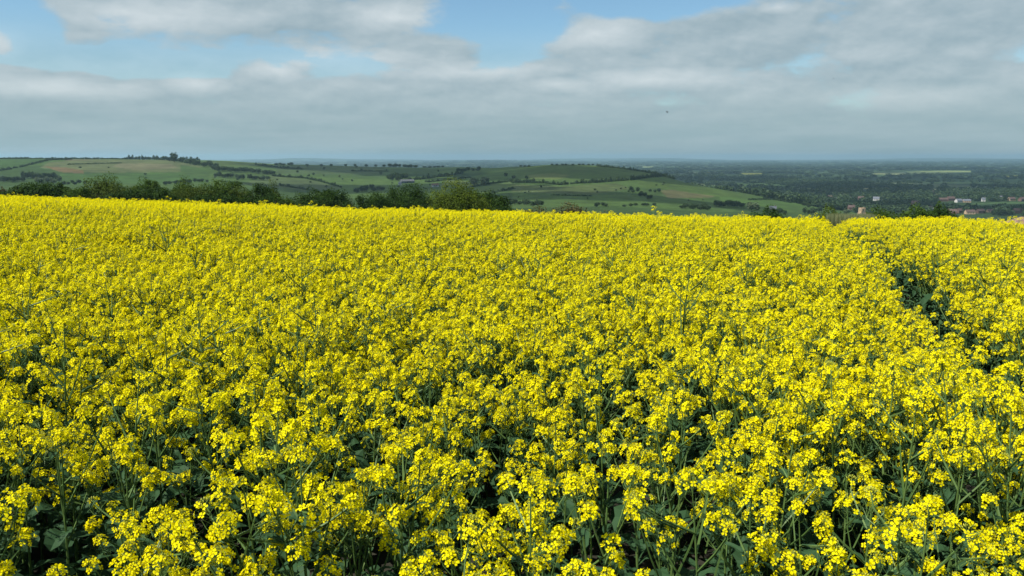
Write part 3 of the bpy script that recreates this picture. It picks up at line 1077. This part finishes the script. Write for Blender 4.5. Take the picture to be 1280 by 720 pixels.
# middle ridge
row_trees((344, 206), (368, 206), 5, 3.2, 5, 'small skyline tree at the start of the middle ridge', 'skyline trees on the middle ridge')
for X in (384, 402, 414, 432, 444, 458, 470, 480):
    hill_tree(X, 208.2, 3.2, 4.5, 'single small tree dotted along the middle ridge', 'single trees on the middle ridge')
row_trees((484, 208), (524, 208.5), 9, 3.8, 6, 'tree in the dense clump on the middle ridge skyline', 'clump on the middle ridge')
row_trees((528, 209.5), (556, 209.8), 5, 2.2, 5, 'low skyline tree past the clump on the middle ridge', 'low trees past the ridge clump')
row_trees((486, 226), (508, 224.5), 7, 9, 9, 'large dark tree behind the farm buildings', 'trees behind the farm')
for X, Y in ((372, 216), (386, 221), (392, 219), (405, 212), (452, 214), (476, 218)):
    hill_tree(X, Y, 3.2, 4, 'lone tree in a meadow of the middle ridge', 'lone meadow trees')
row_trees((444, 241), (480, 238), 8, 7, 8, 'tree in the hollow below the middle ridge', 'trees in the hollow')
row_trees((572, 215.5), (602, 213.0), 7, 4.5, 6, 'tree along the lane climbing the middle ridge', 'trees along the climbing lane')
hill_tree(593, 232, 10.5, 13, 'wide pale green tree above the big round bush', None, 'pale')
hill_tree(606, 232, 11, 12, 'wide grey green tree beside the pale tree above the round bush', None, 'pale')
for X, Y in ((632, 221), (642, 224), (658, 224)):
    hill_tree(X, Y, 5, 5.5, 'tree at the hedge between the middle ridge and the round hill', 'trees between the ridges')
row_trees((602, 252), (640, 254), 8, 6, 8, 'tree in the shaded dell past the round bush', 'trees in the dell')
row_trees((634, 256), (680, 258), 8, 7, 8, 'dark tree at the foot of the round hill', 'trees at the foot of the round hill')
# round hill
for X in (651, 656, 661, 690, 696, 703, 707, 716, 724, 729, 736, 741):
    hill_tree(X, 206.8 if X > 680 else 208.6, 2.2, 4, 'tiny tree on the skyline of the round hill', 'skyline trees on the round hill')
row_trees((786, 236), (816, 252), 8, 5.5, 6, 'scrubby tree in the gully on the round hill', 'scrub in the gully', 'dark', 3.0)
row_trees((811, 241), (824, 240), 3, 4.5, 6, 'shrub beside the gully on the round hill', 'shrubs beside the gully')
row_trees((742, 258), (760, 258), 4, 5, 7, 'bush below the meadow of the round hill', 'bushes below the meadow')
row_trees((776, 258), (820, 257), 6, 3.6, 6, 'low tree in the row below the gully', 'row below the gully')
row_trees((850, 261), (888, 263), 8, 6.5, 9, 'tree in the copse at the lower flank of the round hill', 'copse on the lower flank')
row_trees((894, 258), (928, 259), 8, 8, 9, 'dark tree in the upper copse on the lower flank', 'upper copse on the lower flank')
hill_tree(941, 265, 13, 17, 'broad round greyish tree at the end of the hill flank', None, 'pale')
row_trees((955, 268), (985, 268), 6, 7, 7, 'tree under the light green end of the hill', 'trees under the hill end')
row_trees((1005, 268), (1020, 266), 4, 7, 6, 'tree beside the end of the hill', 'trees beside the hill end')


# lone shrubs over the pastures
for X, Y in [(random.uniform(345, 560), random.uniform(209, 236)) for _ in range(22)] + [(random.uniform(645, 930), random.uniform(226, 258)) for _ in range(22)] + [(random.uniform(90, 300), random.uniform(206, 228)) for _ in range(8)]:
    if Y < 216 + max(0, X - 800) * 0.28 and X > 640:
        continue
    hill_tree(X, Y, random.uniform(1.4, 3.2), random.uniform(2, 4.2), 'small lone shrub dotted over a hillside pasture', 'lone shrubs on the hill pastures', random.choice(('dark', 'dark', 'pale')), 'shrub')

# hedges along the field boundaries: each hedge one thing
def hedge(pts, hpx, label, mat='tree_far', thick=1.0, name='hedgerow'):
    P = []
    for (a, b_) in zip(pts[:-1], pts[1:]):
        n = max(2, int(math.hypot(b_[0] - a[0], b_[1] - a[1]) / 1.6))
        for i in range(n):
            f = i / n
            P.append(ground_at(a[0] + (b_[0] - a[0]) * f, a[1] + (b_[1] - a[1]) * f))
    o0 = P[len(P) // 2]
    lumps = []
    for (x, y, z) in P:
        if random.random() < 0.04:
            continue
        h = hpx * y / F * random.choice((0.6, 0.8, 0.9, 1.0, 1.2, 1.6))
        w = 1.6 * y / F * random.uniform(0.6, 1.3)
        lumps.append((x - o0[0] + random.uniform(-1, 1), y - o0[1], z - o0[2] + h * 0.45, w, 2.2 * thick, h * 0.55))
    mb = MB()
    leaf_cloud(mb, lumps, 2.4, 0.6, random)
    o = mb.obj(name, M[mat])
    o.location = o0
    return tag(o, label, 'hedge', 'hedges dividing the hill fields')


hedge([(-30, 198.5), (40, 198.4), (110, 198.6), (156, 198.9)], 1.3, 'thin skyline hedge along the top of the far hill')
hedge([(156, 198.8), (205, 199.2)], 3.4, 'tall skyline hedge leading to the pointed tree')
hedge([(224, 198.9), (250, 199.6)], 2.6, 'tall skyline hedge past the pointed tree')
hedge([(-20, 216), (8, 212.5), (25, 209.5), (46, 204), (62, 200.3), (90, 199.6)], 2.3, 'thick hedge slanting up the far hill to the skyline')
hedge([(150, 204), (110, 205), (84, 206)], 0.8, 'faint hedge across the pale field on the far hill')
hedge([(342, 220.5), (380, 223), (400, 227), (428, 235)], 2.6, 'curving hedge running down into the hollow')
hedge([(320, 206.5), (345, 209.5), (380, 212)], 2.0, 'hedge along the upper dip beside the middle ridge')
hedge([(350, 232), (375, 236), (400, 240)], 2.2, 'short hedge above the long dark field hedge')
hedge([(508, 226), (532, 223.5), (560, 220), (580, 216.5)], 2.6, 'hedge climbing from the farm up the middle ridge')
hedge([(440, 214), (486, 214.5)], 1.3, 'faint hedge across the middle ridge meadow')
hedge([(536, 228), (560, 225), (590, 222)], 1.8, 'hedge along the field behind the round bush')
hedge([(590, 234), (614, 230), (640, 226.5)], 2.0, 'hedge rising from the pale trees to the round hill')
hedge([(608, 245), (622, 240), (644, 236)], 2.4, 'lower hedge beside the pale field at the foot of the round hill')
hedge([(638, 228.5), (680, 229), (700, 231.5), (722, 229.5), (745, 228.5), (772, 226.5), (790, 225)], 3.4, 'thick hedge winding across the middle of the round hill')
hedge([(788, 225.5), (812, 222), (842, 219.5)], 4.0, 'thick dark hedge climbing to the shoulder of the round hill')
hedge([(745, 208), (780, 211.5), (812, 216), (842, 220)], 2.4, 'dark hedge down the sloping skyline of the round hill')
hedge([(842, 221), (870, 227), (890, 233)], 1.6, 'hedge lower down the shoulder of the round hill')
hedge([(690, 244), (740, 245.5)], 1.0, 'faint hedge across the lower meadow of the round hill')
hedge([(935, 250), (965, 249.5), (990, 254)], 1.8, 'hedge along the light green field at the hill end')

# ------------------------------------------------------------------ village
def add_house(name, label, X, Ybase, wpx, hpx, wall, roof, rz, windows=4, group='houses of the village in the plain', lo=900.0, cat='house', length=None):
    x, y, z = ground_at(X, Ybase, lo)
    w = wpx * y / F
    hw = hpx * y / F * 0.55
    hr = hpx * y / F * 0.45
    d = min(w * 0.7, 8.0)
    t = thing(name, label, cat, (x, y, z), rz, group)
    b = MB()
    b.add([(-w / 2, -d / 2, -1), (w / 2, -d / 2, -1), (w / 2, d / 2, -1), (-w / 2, d / 2, -1), (-w / 2, -d / 2, hw), (w / 2, -d / 2, hw), (w / 2, d / 2, hw), (-w / 2, d / 2, hw), (-w / 2, 0, hw + hr), (w / 2, 0, hw + hr)],
          [(0, 1, 5, 4), (2, 3, 7, 6), (1, 2, 6, 9, 5), (3, 0, 4, 8, 7)])
    b.obj('wall', M[wall], t)
    b = MB()
    e, k = 0.35, 0.18
    for sgn in (-1, 1):
        ya, za = sgn * (d / 2 + e), hw - e * hr / (d / 2)
        b.add([(-w / 2 - e, ya, za), (w / 2 + e, ya, za), (w / 2 + e, 0, hw + hr), (-w / 2 - e, 0, hw + hr), (-w / 2 - e, ya, za + k), (w / 2 + e, ya, za + k), (w / 2 + e, 0, hw + hr + k), (-w / 2 - e, 0, hw + hr + k)],
              [(0, 1, 2, 3), (7, 6, 5, 4), (0, 4, 5, 1), (1, 5, 6, 2), (3, 7, 4, 0)])
    rf = b.obj('roof', M[roof], t)
    if cat == 'house':
        b = MB()
        b.box(w * 0.28, w * 0.28 + 0.9, -0.5, 0.5, hw + hr * 0.5, hw + hr + 1.3)
        b.obj('chimney', M['brick'], rf)
    for i in range(windows):
        fx = -w * 0.38 + w * 0.76 * ((i // 2) + 0.5) / max(1, (windows + 1) // 2)
        fz = hw * (0.2 if i % 2 else 0.62)
        b = MB()
        b.box(fx - 0.55, fx + 0.55, -d / 2 - 0.05, -d / 2 + 0.1, fz, fz + 1.2)
        b.obj('window', M['glass'], t)
    b = MB()
    b.box(-0.45, 0.45, -d / 2 - 0.06, -d / 2 + 0.1, 0, 2.0)
    b.obj('door', M['door'], t)
    return t


add_house('barn', 'long farm barn with a dark grey roof and grey walls below the large trees', 509, 229.0, 17, 4.6, 'slate', 'barn_sheet', 0.5, 2, 'farm on the middle ridge', 520, 'barn')
add_house('farmhouse', 'small pale farmhouse with a red roof peeping over the dark hedge', 544, 233.5, 8, 4, 'render_wall', 'tile_red', 0.2, 4, 'farm on the middle ridge', 520)
add_house('shed', 'small white shed beside the long farm barn', 500, 231.5, 3.5, 4, 'render_wall', 'slate', 0.1, 1, 'farm on the middle ridge', 520, 'shed')
HS = [
    (1064, 262.5, 8, 6, 'brick', 'tile_red', 'red roofed brick house behind the church tower'),
    (1076, 250.5, 7, 5, 'brick', 'tile_red', 'red roofed house up behind the white house'),
    (1062, 251.5, 3, 5, 'render_wall', 'slate', 'narrow pale house beside the red roofed one'),
    (1095, 251.0, 7, 5, 'render_wall', 'slate', 'bright white house standing out among the dark trees'),
    (1102, 252.5, 3, 2.5, 'render_wall', 'slate', 'tiny white outhouse beside the bright white house'),
    (1144, 257.0, 9, 6, 'brick', 'tile_red', 'large red house behind the hedge bushes'),
    (1160, 262.0, 9, 4, 'brick', 'tile_red', 'red roof over the tapering hedge end'),
    (1170, 262.8, 7, 4.5, 'render_wall', 'tile_red', 'pinkish house with red roof just past the hedge end'),
    (1167, 242.5, 7, 3.5, 'brick', 'tile_red', 'long low brick house far out past the village'),
    (1178, 251.8, 11, 4.5, 'brick', 'tile_red', 'first house of the long red terrace'),
    (1188, 251.2, 10, 5.5, 'brick', 'tile_red', 'tallest red house of the terrace'),
    (1198, 253.0, 8, 4.5, 'render_wall', 'slate', 'whitish house next to the red terrace'),
    (1208, 253.0, 9, 4, 'stone_wall', 'slate', 'grey slate roofed house in the terrace row'),
    (1229, 252.0, 4, 5, 'render_wall', 'slate', 'narrow white gabled house by the green meadow'),
    (1250, 249.0, 5, 4, 'render_wall', 'slate', 'small grey roofed house among trees past the meadow'),
    (1264, 251.0, 9, 4.5, 'stone_wall', 'tile_red', 'pale sandstone house with orange roof'),
    (1277, 251.5, 8, 5, 'brick', 'tile_red', 'dark red house at the edge of the village'),
    (1190, 267.5, 10, 6, 'brick', 'tile_red', 'red brick house at the near end of the lower street'),
    (1200, 266.5, 9, 6, 'brick', 'tile_red', 'second red brick house of the lower street'),
    (1212, 267.8, 11, 5.5, 'stone_wall', 'tile_red', 'pinkish stone house in the lower street'),
    (1225, 266.8, 10, 5.5, 'brick', 'tile_red', 'red house in the middle of the lower street'),
    (1238, 265.5, 8, 4, 'stone_wall', 'tile_red', 'low tan house at the far end of the lower street'),
    (1272, 266.5, 10, 6, 'brick', 'tile_red', 'red brick house above the pink earth bank'),
    (966, 265.5, 8, 8, 'stone_wall', 'slate', 'grey stone house under the light green end of the hill'),
    (1153, 238.2, 5, 2.0, 'render_wall', 'tile_red', 'small pale house far out on the plain'),
    (1125, 239.5, 4, 2.2, 'render_wall', 'slate', 'tiny white house far out on the plain'),
    (1046, 250.5, 6, 3.5, 'brick', 'slate', 'dark brick house among trees before the church'),
    (1036, 247.5, 8, 3, 'brick', 'tile_red', 'low red roofed farm beyond the light green hill end'),
]
for (X, Y, w, h, wl, rf, lb) in HS:
    add_house('house', lb, X, Y, w, h, wl, rf, random.uniform(-0.5, 0.5), 6 if w > 6 else 2)

# church tower
D = 1010.0
x = u_of(1077.5, 262) * D
zt = CAMZ - D * slope_of(259.4)
zg = float(H(x, D))
t = thing('church_tower', 'square sandstone church tower rising over the crop between two hedges', 'church tower', (x, D, zg), 0.25)
hw, hh = 2.9, zt - zg
b = MB()
b.box(-hw, hw, -hw, hw, -1, hh - 1.1)
b.box(-hw - .18, hw + .18, -hw - .18, hw + .18, hh - 4.6, hh - 4.3)
for (sx, sy) in ((-1, -1), (1, -1), (1, 1), (-1, 1)):
    b.box(sx * hw - .45, sx * hw + .45, sy * hw - .45, sy * hw + .45, -1, hh - 6)
b.obj('wall', M['stone_wall'], t)
b = MB()
for i in range(4):
    for a, c in (((-hw + i * 2 * hw / 3.5), -hw), ((-hw + i * 2 * hw / 3.5), hw - .4)):
        b.box(a, a + 0.85, c, c + .4, hh - 1.1, hh)
        b.box(c, c + .4, a + .02, a + 0.83, hh - 1.1, hh - .01)
b.obj('battlement', M['stone_wall'], t)
for rot, nm in ((0, 'belfry_window'), (1, 'belfry_window')):
    b = MB()
    if rot == 0:
        b.box(-.6, .6, -hw - .04, -hw + .2, hh - 4.1, hh - 1.9)
    else:
        b.box(-hw - .04, -hw + .2, -.6, .6, hh - 4.1, hh - 1.9)
    b.obj(nm, M['glass'], t)

# trees among the houses of the village
G_V = 'trees among the village houses'
VT = 'dark tree among the village houses'
n = 0
tries = 0
while n < 150 and tries < 4000:
    tries += 1
    X = random.uniform(1000, 1290)
    Y = random.uniform(241, 270)
    if any(abs(X - h_[0]) < h_[2] * 0.62 + 1 and -1.5 < Y - h_[1] < 5 for h_ in HS):
        continue
    if X < 1075 and Y > 262 and random.random() < 0.5:
        continue
    if X > 1172 and 252 < Y < 262 and random.random() < 0.93:
        continue
    hill_tree(X, Y, random.uniform(3.5, 7.5), random.uniform(5, 10), VT, G_V, 'dark' if random.random() < 0.93 else 'pale', 'village_tree', 900)
    n += 1
hill_tree(1249, 269.5, 11, 7, 'tall dark conifer like tree at the end of the lower street', None, 'dark', 'village_tree', 900)
hill_tree(1258, 269, 8, 8, 'dark round tree beside the tall tree at the end of the street', None, 'dark', 'village_tree', 900)

# the woods and hedge trees of the far plain: one mass
wood_coll = bpy.data.collections.new('wood_kinds')
for i in range(6):
    mb = MB()
    lumps = [(random.uniform(-.5, .5), random.uniform(-.5, .5), 0.5, 0.5, 0.5, 0.5) for _ in range(2)]
    leaf_cloud(mb, [(l[0] * .6, l[1] * .6, .48 * random.uniform(.8, 1.1), .45, .45, .5) for l in lumps], 20, 0.16, random)
    wood_coll.objects.link(bpy.data.objects.new('wood_kind_%d' % i, mb.mesh('wood_kind', M['tree_far'])))
n = 60000
Ys = rng.uniform(199.0, 271.0, n) 
Xs = rng.uniform(-30, 1330, n)
sl = np.array([slope_of(y) for y in Ys])
dd = (CAMZ - PLAIN) / sl
xx = np.array([u_of(a, b_) for a, b_ in zip(Xs, Ys)]) * dd
zz = H(xx, dd)
_, ed = cells(xx, dd, 330, 420, 0.22, 3.1)
wood = (vnoise(xx / 520, dd / 900, 41) > 0.38) | ((dd < 2300) & (rng.uniform(size=n) < 0.2))
band = np.clip(dd / 2600, 0.55, 3)
ok = (zz < PLAIN + 30) & (dd < 20000) & ((ed < 16 * band) | (wood & (rng.uniform(size=n) < 0.7)))
# keep the pale fields and the village open
rw = row_of((CAMZ - zz) / dd)
for c, poly in FIELDS[19:]:
    xs = [q[0] for q in poly]; ys = [q[1] for q in poly]
    ok &= ~((Xs > min(xs) - 1) & (Xs < max(xs) + 1) & (rw > min(ys) - .2) & (rw < max(ys) + 1.6))
ok &= dd > 1260
ok &= ~((Xs > 1172) & (rw > 253) & (rw < 262.5))
for h_ in HS:
    ok &= ~((np.abs(Xs - h_[0]) < h_[2] * 0.65) & (rw > h_[1] - 1) & (rw < h_[1] + 5))
xx, dd, zz = xx[ok], dd[ok], zz[ok]
hgt = rng.uniform(7, 14, len(xx))
wid = rng.uniform(8, 17, len(xx)) * np.clip(dd / 3000, 1, 4.5)
wd = scatter_object('far_woodland', np.stack([xx, dd, zz], 1), np.stack([xx * 0, xx * 0, rng.uniform(0, 6.28, len(xx))], 1), np.stack([wid * np.clip(dd / 2600, 1, 2.2), wid, hgt], 1), rng.integers(0, 6, len(xx)), wood_coll)
wd['kind'] = 'stuff'
wd['label'] = 'dark woods and tree lines over the far plain'
print('far trees', len(xx))


# ------------------------------------------------------------------ birds
def bird(X, Y, D, span, label):
    t_ = (360 - Y) / F
    x, z = u_of(X, Y) * D, CAMZ - D * slope_of(Y)
    b = MB()
    L = span * 0.5
    b.tube([(0, -L * .5, 0), (0, -L * .35, .01), (0, -L * .1, 0), (0, L * .2, 0), (0, L * .5, 0.01)], [span * .03, span * .09, span * .13, span * .10, span * .04], 8)
    for sg in (-1, 1):
        b.add([(sg * .04 * span, -.10 * span, 0.02), (sg * .04 * span, .12 * span, 0.02), (sg * .28 * span, .10 * span, .13 * span), (sg * .5 * span, .16 * span, .07 * span), (sg * .28 * span, -.10 * span, .14 * span),
               (sg * .04 * span, -.10 * span, -.01), (sg * .04 * span, .12 * span, -.01), (sg * .28 * span, .10 * span, .12 * span), (sg * .28 * span, -.10 * span, .13 * span)],
              [(0, 1, 2, 4), (4, 2, 3), (5, 8, 7, 6), (8, 3, 7), (0, 4, 8, 5), (1, 6, 7, 2)])
    b.add([(-.05 * span, L * .45, 0), (.05 * span, L * .45, 0), (.09 * span, L * .85, .01), (-.09 * span, L * .85, .01), (0, L * .6, .03)], [(0, 1, 4), (1, 2, 4), (2, 3, 4), (3, 0, 4), (0, 3, 2, 1)])
    o = b.obj('bird', M['feather'], None, True)
    o.location = (x, D, z)
    o.rotation_euler = (0.3, 0.2, 0.7)
    return tag(o, label, 'bird')


bird(834, 140, 150, 0.80, 'small dark bird flying in the sky above the round hill')
bird(1042, 98, 260, 0.62, 'tiny faint bird high in the sky, the smaller of two')

SHADE_CLOUDS = [  # middle of the shade on the land, half widths in metres
    (-170, 1950, 360, 430), (850, 1480, 330, 150), (70, 1480, 250, 190), (-170, 1180, 230, 130), (150, 960, 170, 90),
    (620, 2250, 520, 330), (1350, 2500, 560, 330), (250, 3300, 700, 480), (1800, 3500, 760, 420),
    (900, 4500, 800, 420), (2600, 4700, 700, 400), (1900, 6000, 1100, 520), (3600, 6300, 900, 500), (-300, 5600, 900, 600)]
# ------------------------------------------------------------------ haze
hz_m, nt, out = new_mat('haze_air')
pv = nt.nodes.new('ShaderNodeVolumePrincipled')
pv.inputs['Color'].default_value = (0.43, 0.64, 0.78, 1)
pv.inputs['Density'].default_value = 0.000066
pv.inputs['Anisotropy'].default_value = 0.2
nt.links.new(pv.outputs[0], out.inputs['Volume'])
b = MB()
b.box(-29000, 29000, -3500, 28000, PLAIN - 5.0, 60.0)
hz = b.obj('haze', hz_m)
hz['kind'] = 'stuff'

# ------------------------------------------------------------------ sun and sky
SUN_EL, SUN_AZ = math.radians(53), math.radians(-116)     # azimuth from the view direction, negative = to the left
to_sun = (math.cos(SUN_EL) * math.sin(SUN_AZ), math.cos(SUN_EL) * math.cos(SUN_AZ), math.sin(SUN_EL))
sd = bpy.data.lights.new('sun', 'SUN')
sd.energy = 5.0
sd.angle = math.radians(0.53)
sd.color = (1.0, 0.955, 0.88)
so = bpy.data.objects.new('sun', sd)
C.objects.link(so)
from mathutils import Vector
so.rotation_euler = Vector(to_sun).to_track_quat('Z', 'Y').to_euler()

# unseen cloud added out of frame, shaped to shade the hills and the plain
cl_m, nt, out = new_mat('cloud')
d_ = nt.nodes.new('ShaderNodeBsdfDiffuse'); d_.inputs['Color'].default_value = (0.9, 0.9, 0.9, 1)
t_ = nt.nodes.new('ShaderNodeBsdfTranslucent'); t_.inputs['Color'].default_value = (0.9, 0.9, 0.9, 1)
mx = nt.nodes.new('ShaderNodeMixShader'); mx.inputs[0].default_value = 0.5
nt.links.new(d_.outputs[0], mx.inputs[1]); nt.links.new(t_.outputs[0], mx.inputs[2]); tp = nt.nodes.new('ShaderNodeBsdfTransparent')
mx2 = nt.nodes.new('ShaderNodeMixShader'); mx2.inputs[0].default_value = 0.5
nt.links.new(mx.outputs[0], mx2.inputs[1]); nt.links.new(tp.outputs[0], mx2.inputs[2]); nt.links.new(mx2.outputs[0], out.inputs['Surface'])
CLOUD_Z = 1400.0
sh = (CLOUD_Z + 60) / to_sun[2]
b = MB()
for ci, (gx_, gy_, rx, ry) in enumerate(SHADE_CLOUDS):
    cx, cy_ = gx_ + to_sun[0] * sh, gy_ + to_sun[1] * sh
    na, nrr = 72, 12
    V, Fc = [], []
    for side in (1, -1):
        for j in range(nrr + 1):
            f = j / nrr
            for i in range(na):
                a = 2 * PI * i / na
                ca_, sa_ = math.cos(a), math.sin(a)
                w_ = 1 + 0.30 * float(vnoise(np.array(ca_ * 1.7 + ci * 9.1), np.array(sa_ * 1.7), 51)) + 0.22 * float(vnoise(np.array(ca_ * 4.5 + ci * 5.3), np.array(sa_ * 4.5), 52)) + 0.12 * float(vnoise(np.array(ca_ * 11 + ci * 2.3), np.array(sa_ * 11), 53))
                x_, y_ = cx + rx * f * w_ * ca_, cy_ + ry * f * w_ * sa_
                lump = 0.7 + 0.5 * float(vnoise(np.array(x_ / 130), np.array(y_ / 130), 54))
                z_ = CLOUD_Z + (1 if side > 0 else -0.25) * min(rx, ry) * 0.45 * math.sqrt(max(0, 1 - f * f)) * lump
                V.append((x_, y_, z_ if j < nrr else CLOUD_Z))
        o_ = 0 if side > 0 else (nrr + 1) * na
        for j in range(nrr):
            for i in range(na):
                q = (o_ + j * na + i, o_ + j * na + (i + 1) % na, o_ + (j + 1) * na + (i + 1) % na, o_ + (j + 1) * na + i)
                Fc.append(q[::-1] if side > 0 else q)
    b.add(V, Fc)
clo = b.obj('shade_clouds', cl_m, None, True)
clo['kind'] = 'stuff'
clo['label'] = 'unseen cloud added overhead to shade the hills and the plain'

w = bpy.data.worlds.new('World')
scene.world = w
w.use_nodes = True
nt = w.node_tree
nt.nodes.clear()
NEW = nt.nodes.new
LNK = nt.links.new


class S:
    """a float socket with arithmetic"""

    def __init__(s, sock): s.o = sock

    def _b(s, op, other, rev=False):
        n = NEW('ShaderNodeMath'); n.operation = op
        a, b_ = (other, s) if rev else (s, other)
        for i, q in enumerate((a, b_)):
            if isinstance(q, S): LNK(q.o, n.inputs[i])
            else: n.inputs[i].default_value = float(q)
        return S(n.outputs[0])

    def __add__(s, q): return s._b('ADD', q)
    def __radd__(s, q): return s._b('ADD', q)
    def __sub__(s, q): return s._b('SUBTRACT', q)
    def __rsub__(s, q): return s._b('SUBTRACT', q, True)
    def __mul__(s, q): return s._b('MULTIPLY', q)
    def __rmul__(s, q): return s._b('MULTIPLY', q)
    def __truediv__(s, q): return s._b('DIVIDE', q)
    def max(s, q): return s._b('MAXIMUM', q)
    def min(s, q): return s._b('MINIMUM', q)
    def pow(s, q): return s._b('POWER', q)
    def atan2(s, q): return s._b('ARCTAN2', q)


def sstep(x, a, b_, lo=0.0, hi=1.0):
    n = NEW('ShaderNodeMapRange'); n.interpolation_type = 'SMOOTHSTEP'
    LNK(x.o, n.inputs[0])
    for i, q in enumerate((a, b_, lo, hi)): n.inputs[i + 1].default_value = q
    return S(n.outputs[0])


tc = NEW('ShaderNodeTexCoord')
sep = NEW('ShaderNodeSeparateXYZ')
LNK(tc.outputs['Generated'], sep.inputs[0])
dx, dy, dz = (S(o) for o in sep.outputs)
az = dx.atan2(dy)
el = dz


def sky_noise(scale, detail, rough, zs, off=(0, 0, 0), dist=0.0):
    mp = NEW('ShaderNodeMapping')
    mp.inputs['Scale'].default_value = (1, 1, zs)
    mp.inputs['Location'].default_value = off
    LNK(tc.outputs['Generated'], mp.inputs[0])
    n = NEW('ShaderNodeTexNoise')
    n.inputs['Scale'].default_value = scale
    n.inputs['Detail'].default_value = detail
    n.inputs['Roughness'].default_value = rough
    n.inputs['Distortion'].default_value = dist
    LNK(mp.outputs[0], n.inputs['Vector'])
    return S(n.outputs[0])


def dirpx(X, Y):
    t_ = (360 - Y) / F
    v = np.array(((X - 640) / F, CT + t_ * ST, t_ * CT - ST))
    v /= np.linalg.norm(v)
    return math.atan2(v[0], v[1]), v[2]


def blob(X, Y, rx, ry):
    """1 in the middle, 0 at the rim of an ellipse given in photo pixels; negative outside"""
    a, e = dirpx(X, Y)
    qa = (az - a) * (F * 0.97 / rx)
    qe = (el - e) * (F / ry)
    return 1.0 - (qa * qa + qe * qe).pow(0.5)


n_big = sky_noise(6.5, 7, 0.55, 2.6, (0.3, 0.1, 0.0), 0.1)
n_big2 = sky_noise(6.5, 7, 0.55, 2.6, (0.3 - 0.010, 0.1, 0.035), 0.1)
n_fine = sky_noise(20, 6, 0.58, 2.2, (1.1, 0.4, 0.2), 0.15)
n_fine2 = sky_noise(20, 6, 0.58, 2.2, (1.1 - 0.005, 0.4, 0.2 + 0.015), 0.15)

MASS = [(60, 98, 190, 30), (250, 12, 260, 50), (450, 28, 130, 55), (540, 62, 110, 34), (100, -10, 120, 60), (330, 90, 90, 24), (250, 106, 70, 20), (80, 122, 160, 34), (-10, 52, 36, 30),
        (760, 55, 100, 46), (930, 60, 200, 60), (1130, 40, 260, 70), (1280, 10, 260, 60), (1000, 105, 320, 50), (640, 110, 240, 40), (420, 125, 260, 40), (20, 20, 50, 12), (1200, 110, 260, 50)]
HOLE = [(610, 30, 100, 52), (170, 82, 170, 20), (30, 25, 42, 40), (840, 6, 130, 22)]
cov = None
for m_ in MASS:
    q = blob(*m_)
    cov = q if cov is None else cov.max(q)
low = sstep(el, dirpx(640, 150)[1], dirpx(640, 85)[1], 0.75, -0.75)
cov = cov.max(low)
hol = None
for m_ in HOLE:
    q = blob(*m_)
    hol = q if hol is None else hol.max(q)
cov = cov.max(-0.6) - hol.max(0.0) * 1.1
# towards the zenith and behind the camera: broken cloud
hi = sstep(el, 0.22, 0.36)
cov = cov * (1.0 - hi) + hi * 0.02
dens = cov + (n_big - 0.5) * 2.1 + (n_fine - 0.5) * 1.0
alpha = sstep(dens, -0.14, 0.40)
relief = (n_big - n_big2) * 2.6 + (n_fine - n_fine2) * 1.3

# bright heads of the cumulus
HEADS = [(745, 42, 75, 26), (345, 86, 40, 16), (245, 105, 40, 16), (1130, 120, 100, 17), (700, 105, 60, 12), (60, 110, 120, 14), (420, 75, 120, 18), (500, 22, 90, 22), (200, 20, 130, 22), (975, 9, 26, 8), (0, 50, 26, 22), (830, 100, 150, 16), (600, 90, 120, 14)]
hd = None
for m_ in HEADS:
    q = blob(*m_).max(0.0)
    hd = q if hd is None else hd.max(q)
bright = (0.27 + relief * 0.42 + hd * 0.66 + (n_fine - 0.5) * 0.22)
bright = bright.max(0.0).min(1.0)


def mixc(f, a, b_):
    n = NEW('ShaderNodeMix'); n.data_type = 'RGBA'; n.clamp_factor = True
    LNK(f.o, n.inputs[0])
    for i, q in ((6, a), (7, b_)):
        if isinstance(q, tuple): n.inputs[i].default_value = (*q, 1)
        else: LNK(q, n.inputs[i])
    return n.outputs[2]


STR = 0.10
K = 1 / STR
ccol = mixc(bright, (0.204 * K, 0.276 * K, 0.313 * K), (0.445 * K, 0.490 * K, 0.508 * K))
sky = NEW('ShaderNodeTexSky')
sky.sky_type = 'NISHITA'
sky.sun_disc = False
sky.sun_elevation = SUN_EL
sky.sun_rotation = SUN_AZ
sky.air_density = 1.0
sky.dust_density = 0.15
sky.ozone_density = 1.5
tint = NEW('ShaderNodeVectorMath'); tint.operation = 'MULTIPLY'
LNK(sky.outputs[0], tint.inputs[0]); tint.inputs[1].default_value = (0.63, 0.78, 0.82)
alpha = alpha.max(sstep(el, dirpx(640, 25)[1], dirpx(640, 100)[1], 0.0, 0.42))
base = mixc(alpha * 0.94, tint.outputs[0], ccol)
veil = sstep(el, dirpx(640, 95)[1], dirpx(640, 182)[1], 0.0, 0.90)
streak = sky_noise(7, 5, 0.55, 9.0, (2.0, 0.2, 0.7))
vcol = mixc(sstep(streak, 0.35, 0.7), (0.204 * K, 0.292 * K, 0.320 * K), (0.242 * K, 0.323 * K, 0.350 * K))
final = mixc(veil, base, vcol)
bg = NEW('ShaderNodeBackground')
bg.inputs['Strength'].default_value = STR
LNK(final, bg.inputs['Color'])
wo = NEW('ShaderNodeOutputWorld')
LNK(bg.outputs[0], wo.inputs['Surface'])

# ------------------------------------------------------------------ render settings
scene.view_settings.view_transform = 'Standard'
scene.view_settings.look = 'None'
scene.view_settings.exposure = 0.58
scene.view_settings.gamma = 1.0
scene.view_settings.use_curve_mapping = False
cy = scene.cycles
cy.max_bounces = 8
cy.diffuse_bounces = 3
cy.glossy_bounces = 2
cy.transmission_bounces = 4
cy.transparent_max_bounces = 4
cy.volume_bounces = 1
cy.use_denoising = True
scene.render.film_transparent = False
